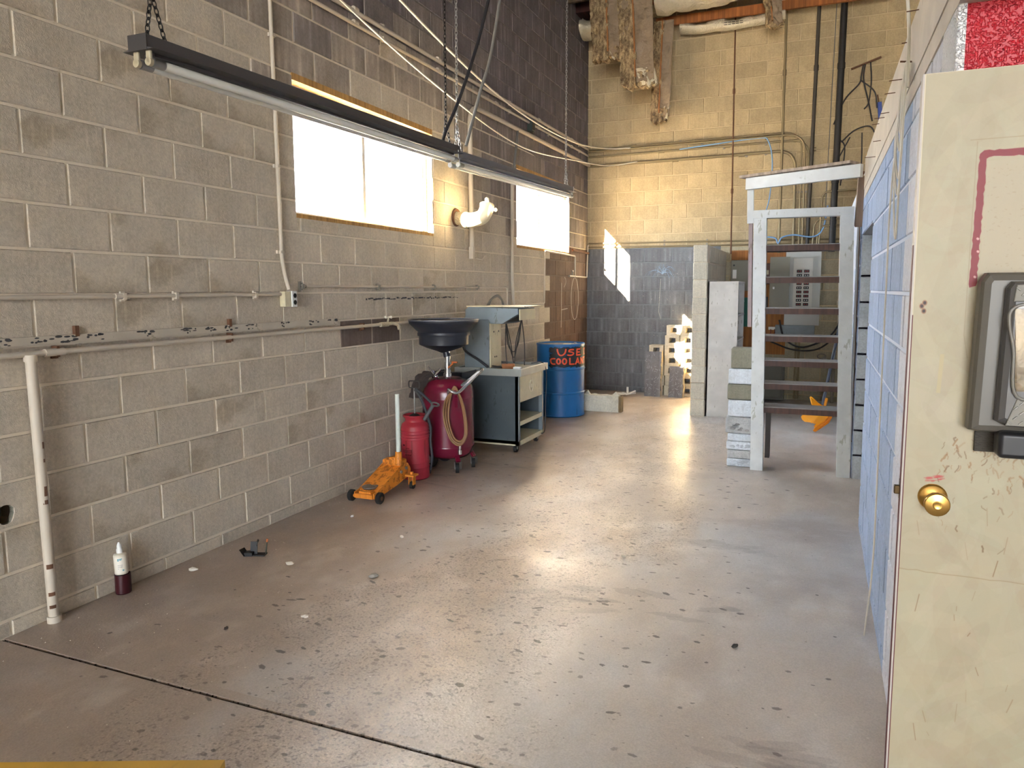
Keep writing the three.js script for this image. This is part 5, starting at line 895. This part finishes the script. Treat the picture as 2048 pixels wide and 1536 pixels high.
// ---------------------------------------------------------------- red pump sprayer
{
  const t = thing('pump_sprayer', 'red metal pump sprayer can with faded black print beside the maroon tank', 'sprayer', null, [-2.988, 0, -5.0]), R = 0.111;
  const pr = [[0, 0.004], [R - 0.008, 0.004], [R, 0.012]]; for (const y of [0.1, 0.14, 0.33, 0.352, 0.374, 0.4]) pr.push([R, y - 0.006], [R + 0.0035, y - 0.002], [R + 0.0035, y + 0.002], [R, y + 0.006]);
  pr.push([R, 0.425], [R - 0.008, 0.448], [R - 0.028, 0.462], [R - 0.034, 0.47], [R - 0.034, 0.49], [R - 0.02, 0.505], [R - 0.016, 0.515], [R - 0.022, 0.522], [R - 0.03, 0.518], [R - 0.04, 0.49], [0, 0.486]);
  part('can', lathe(pr, 44), M.red, t);
  const print = canvasTex(512, 256, (c, w, h) => { c.clearRect(0, 0, w, h); c.fillStyle = 'rgba(45,12,22,0.85)'; c.font = 'bold 62px serif'; c.fillText('CONCRETE', 20, 140); for (let i = 0; i < 7; i++) c.fillRect(170 + i * 26, 160 + rnd(6), rnd(10, 20), 26); for (let i = 0; i < 5; i++) c.fillRect(190 + i * 22, 62 + rnd(8), rnd(8, 16), 16); c.fillRect(90, 14, 60, 26); for (let i = 0; i < 60; i++) { c.beginPath(); c.ellipse(rnd(20, 200), rnd(80, 150), rnd(4, 16), rnd(3, 10), 0, 0, 7); c.globalAlpha = 0.25; c.fill(); c.globalAlpha = 1; } c.globalCompositeOperation = 'destination-out'; for (let i = 0; i < 500; i++) { c.fillStyle = `rgba(0,0,0,${rnd(0.3, 0.9)})`; c.fillRect(rnd(w), rnd(h), rnd(1, 7), rnd(1, 7)); } });
  part('faded_print', new THREE.CylinderGeometry(R + 0.001, R + 0.001, 0.13, 24, 1, true, -0.75, 1.5).translate(0, 0.235, 0), std(0xffffff, 0.6, { map: print, transparent: true }), t);
  part('pump_cap', lathe([[0.05, 0.49], [0.046, 0.51], [0.03, 0.522], [0.012, 0.53], [0, 0.53]], 24), std(0x2c2628, 0.6), t);
  part('pump_rod', rod([0, 0.52, 0], [0, 0.735, 0], 0.006), M.steel, t);
  part('pump_handle', smooth([[0, 0.735, 0], [0.04, 0.737, 0], [0.048, 0.75, 0], [0.046, 0.785, 0], [0.03, 0.79, 0], [-0.03, 0.79, 0], [-0.046, 0.785, 0], [-0.048, 0.75, 0], [-0.04, 0.737, 0]], 0.005, 70, 6, true), std(0x35312f, 0.5), t);
  part('spray_hose', smooth([[0.09, 0.03, -0.07], [0.125, 0.16, -0.05], [0.118, 0.3, -0.04], [0.125, 0.42, -0.03], [0.1, 0.56, 0.0], [0.055, 0.66, 0.0], [0.012, 0.725, 0.01], [0.05, 0.71, 0.012], [0.12, 0.66, 0.012], [0.17, 0.62, 0.015]], 0.0105, 90, 8), std(0x33373d, 0.5), t);
  part('spray_wand', [rod([0.105, 0.49, 0.03], [0.185, 0.61, 0.03], 0.0145, 12), new THREE.TorusGeometry(0.026, 0.007, 8, 20).scale(1.2, 0.75, 1).rotateX(0.6).translate(0.205, 0.618, 0.03)], std(0x57585a, 0.45), t);
}
// ---------------------------------------------------------------- floor jack
{
  const t = thing('floor_jack', 'orange trolley jack with rusty paint and a white handle', 'jack', null, [-2.97, 0, -4.25]);
  const O = M.orange;
  // side plates rise towards the back (local -z)
  const plate = [[0.0, 0.035], [0.06, 0.03], [0.3, 0.06], [0.42, 0.085], [0.5, 0.1], [0.5, 0.15], [0.46, 0.2], [0.38, 0.205], [0.2, 0.135], [0.05, 0.08], [0.0, 0.075]];
  const sidePlate = (x) => slab(shape(plate), 0.008).rotateY(PI / 2).translate(x, 0, 0);
  for (const x of [-0.085, 0.077]) { const k = part('side_plate', metres(sidePlate(x)), O, t); part('pivot_bolt', [[0.43, 0.165], [0.36, 0.15]].map(([z, y]) => cyl(0.012, 0.03, 0, 0, 0, 8).rotateZ(PI / 2).translate(x + 0.004, y, -z)), M.steel, k); }
  part('deck_plate', metres(slab(shape([[0.06, 0.082], [0.2, 0.13], [0.37, 0.196], [0.37, 0.188], [0.2, 0.122], [0.06, 0.074]]), 0.15).rotateY(PI / 2).translate(-0.075, 0, 0)), O, t);
  part('lift_arm', metres(join(bar([0, 0.07, -0.03], [0, 0.1, -0.3], 0.07, 0.03), box(0.1, 0.03, 0.1, 0, 0.065, -0.06))), O, t);
  part('saddle', lathe([[0, 0.088], [0.045, 0.088], [0.055, 0.098], [0.06, 0.105], [0.05, 0.103], [0, 0.1]], 28).translate(0, 0, -0.075), std(0x8e8a86, 0.55, { metalness: 0.5, map: rustMap }), t);
  part('front_axle', [rod([-0.13, 0.042, -0.02], [0.13, 0.042, -0.02], 0.011), box(0.15, 0.03, 0.02, 0, 0.05, 0.0)], O, t);
  for (const x of [-0.118, 0.118]) { const w = part('front_wheel', lathe([[0.012, -0.017], [0.036, -0.017], [0.042, -0.011], [0.042, 0.011], [0.036, 0.017], [0.012, 0.017]], 26).rotateZ(PI / 2).translate(x, 0.042, -0.02), M.rubber, t); part('hub', cyl(0.015, 0.037, 0, 0, 0, 16).rotateZ(PI / 2).translate(x, 0.042, -0.02), M.rusty, w); }
  for (const x of [-0.125, 0.125]) {
    part('caster_arm', metres(join(box(0.075, 0.012, 0.075, x, 0.108, -0.45), cyl(0.014, 0.03, x, 0.118, -0.45, 12))), O, t);
    const c = part('rear_caster', cyl(0.028, 0.026, 0, 0, 0, 20).rotateZ(PI / 2).translate(x, 0.028, -0.455), M.rubber, t);
    part('caster_fork', [box(0.005, 0.07, 0.04, x - 0.018, 0.068, -0.452), box(0.005, 0.07, 0.04, x + 0.018, 0.068, -0.452)], O, c);
  }
  part('pump_block', metres(join(rbox(0.16, 0.07, 0.1, 0.012, 0, 0.2, -0.41), rbox(0.06, 0.06, 0.07, 0.01, 0.03, 0.235, -0.36))), O, t);
  part('handle_socket', metres(join(cyl(0.03, 0.1, 0.08, 0.26, -0.34, 18, 0.024))), O, t);
  part('handle', metres(cyl(0.0165, 0.47, 0.08, 0.51, -0.34, 18)), std(0xdbe3dc, 0.5, { map: scuffMap }), t);
}
// ---------------------------------------------------------------- bottle, bracket and bits on the floor
{
  const t = thing('spray_bottle', 'white pump bottle standing in a dark red cup against the left wall', 'bottle', null, [-3.205, 0, -2.5]);
  part('bottle_body', lathe([[0, 0.1], [0.029, 0.1], [0.031, 0.104], [0.031, 0.195], [0.028, 0.203], [0.014, 0.206], [0.014, 0.21], [0, 0.21]], 26).rotateZ(0.05), std(0xd8d0bd, 0.4), t);
  const tx = canvasTex(256, 256, (c, w, h) => { c.fillStyle = '#e3ddcf'; c.fillRect(0, 0, w, h); c.fillStyle = 'rgba(79,147,166,0.9)'; c.fillRect(70, 18, 26, 40); c.fillRect(100, 18, 60, 14); c.fillRect(104, 36, 44, 12); c.fillStyle = 'rgba(90,97,104,0.7)'; for (let i = 0; i < 9; i++) c.fillRect(70 + (i % 4) * 24, 122 + Math.floor(i / 4) * 28, rnd(10, 20), 10); c.fillStyle = 'rgba(79,147,166,0.8)'; c.fillRect(150, 200, 34, 24); });
  part('bottle_label', new THREE.CylinderGeometry(0.032, 0.032, 0.08, 20, 1, true, -0.05, 1.9).translate(0, 0.15, 0).rotateZ(0.05), std(0xffffff, 0.5, { map: tx }), t);
  part('pump_cap', lathe([[0.015, 0.207], [0.015, 0.225], [0.011, 0.23], [0.011, 0.244], [0.005, 0.26], [0, 0.262]], 20).rotateZ(0.05), M.white, t);
  part('red_cup', lathe([[0, 0.002], [0.036, 0.002], [0.037, 0.006], [0.037, 0.1], [0.035, 0.1], [0.034, 0.006]], 26), std(0x3a0d16, 0.35), t);
  const b = thing('metal_bracket', 'black bent metal bracket lying on the floor by the left wall', 'bracket', null, [-2.95, 0, -3.16], 0.35);
  part('base_plate', [box(0.1, 0.006, 0.05, 0, 0.004, 0), box(0.045, 0.02, 0.045, -0.04, 0.012, 0.01)], M.black, b);
  part('upright_tab', [bar([-0.02, 0.0, 0], [-0.02, 0.075, -0.012], 0.04, 0.005), bar([-0.055, 0.005, 0.02], [-0.085, 0.04, 0.01], 0.04, 0.005), bar([-0.01, 0.05, -0.01], [0.002, 0.085, -0.02], 0.016, 0.004)], M.black, b);
  part('thin_arm', [rod([0.05, 0.005, 0], [0.055, 0.075, -0.01], 0.004)], std(0x3c3f34, 0.6), b); part('orange_tip', rod([0.055, 0.075, -0.01], [0.058, 0.092, -0.012], 0.006), std(0xb86a3a, 0.6), b);
  const st = [[-3.1, -2.84, 0.02, 0xcfc8bc, 'flat white stone chip beside the wall behind the bottle'], [-2.137, -3.127, 0.022, 0x9c9890, 'grey concrete chip in the middle of the floor'], [-2.67, -3.105, 0.019, 0xd3c9b8, 'pale stone chip right of the black bracket'], [-2.168, -2.608, 0.013, 0xe0d9cf, 'small white chip on the floor near the slab joint'], [-2.86, -3.95, 0.014, 0xd9d6cf, 'white chip on the floor in front of the jack'], [-2.35, -3.8, 0.012, 0xb9b2a6, 'small tan chip lying right of the jack'], [-2.33, -3.72, 0.013, 0xe6e2da, 'flat white disc on the floor right of the jack'], [-0.28, -3.05, 0.014, 0x3a3732, 'small dark stone near the blue wall'], [-0.82, -1.62, 0.012, 0xcfcabd, 'small pale stone at the near edge of the floor'], [-0.98, -3.9, 0.012, 0xbfb9ac, 'tan chip in the middle of the floor towards the stair'], [-2.42, -2.38, 0.011, 0x4b443d, 'dark chip beside the slab joint'], [-1.02, -1.65, 0.009, 0xd8d2c4, 'tiny white stone at the near edge of the floor']];
  for (const [x, z, s, c, lab] of st) {
    const g = new THREE.IcosahedronGeometry(s, 1), p = g.attributes.position; for (let i = 0; i < p.count; i++) { const k = 1 + 0.5 * (hash(Math.round(p.getX(i) * 1e4), Math.round(p.getY(i) * 1e4 + p.getZ(i) * 3e4), 3) - 0.5); p.setXYZ(i, p.getX(i) * k * 1.3, p.getY(i) * k * 0.5, p.getZ(i) * k * 0.8); }
    g.computeVertexNormals(); g.computeBoundingBox(); g.rotateY(x * 7).translate(x, -g.boundingBox.min.y, z);
    single('stone_chip', g, std(c, 0.95), lab, 'stone', 'stone chips on the floor');
  }
  const crumbs = []; for (let i = 0; i < 260; i++) { const s = rnd(0.0015, 0.004); crumbs.push(new THREE.TetrahedronGeometry(s).rotateX(rnd(3)).translate(LX + 0.02 + Math.pow(rnd(), 2) * 1.5, s * 0.4, rnd(-5, -1.5))); }
  for (let i = 0; i < 160; i++) { const s = rnd(0.0015, 0.0038); crumbs.push(new THREE.TetrahedronGeometry(s).rotateX(rnd(3)).translate(RX - 0.02 - Math.pow(rnd(), 1.5) * 1.4, s * 0.4, rnd(-6, -1.5))); }
  const cr = single('floor_grit', crumbs, std(0xcfc6b8, 0.95), 'scattered pale grit on the concrete floor', 'grit'); cr.userData.kind = 'stuff';
}
// ---------------------------------------------------------------- yellow rail right in front of the camera
{
  const t = thing('guard_rail', 'yellow painted wooden rail close to the camera', 'rail', null);
  const a = [-1.9, 0.8, -0.345], b = [-0.832, 0.8, -0.79];
  part('top_rail', metres(bar([a[0], 0.7605, a[2]], [b[0], 0.7605, b[2]], 0.045, 0.04)), M.yellow, t);
  for (const k of [0.08, 0.55]) { const x = a[0] + (b[0] - a[0]) * k, z = a[2] + (b[2] - a[2]) * k; part('post', metres(span([x - 0.03, 0, z - 0.03], [x + 0.03, 0.735, z + 0.03])), M.yellow, t); }
}

scene.traverse((o) => { if (o.isMesh) { o.castShadow = true; o.receiveShadow = true; } });
renderer.render(scene, camera);
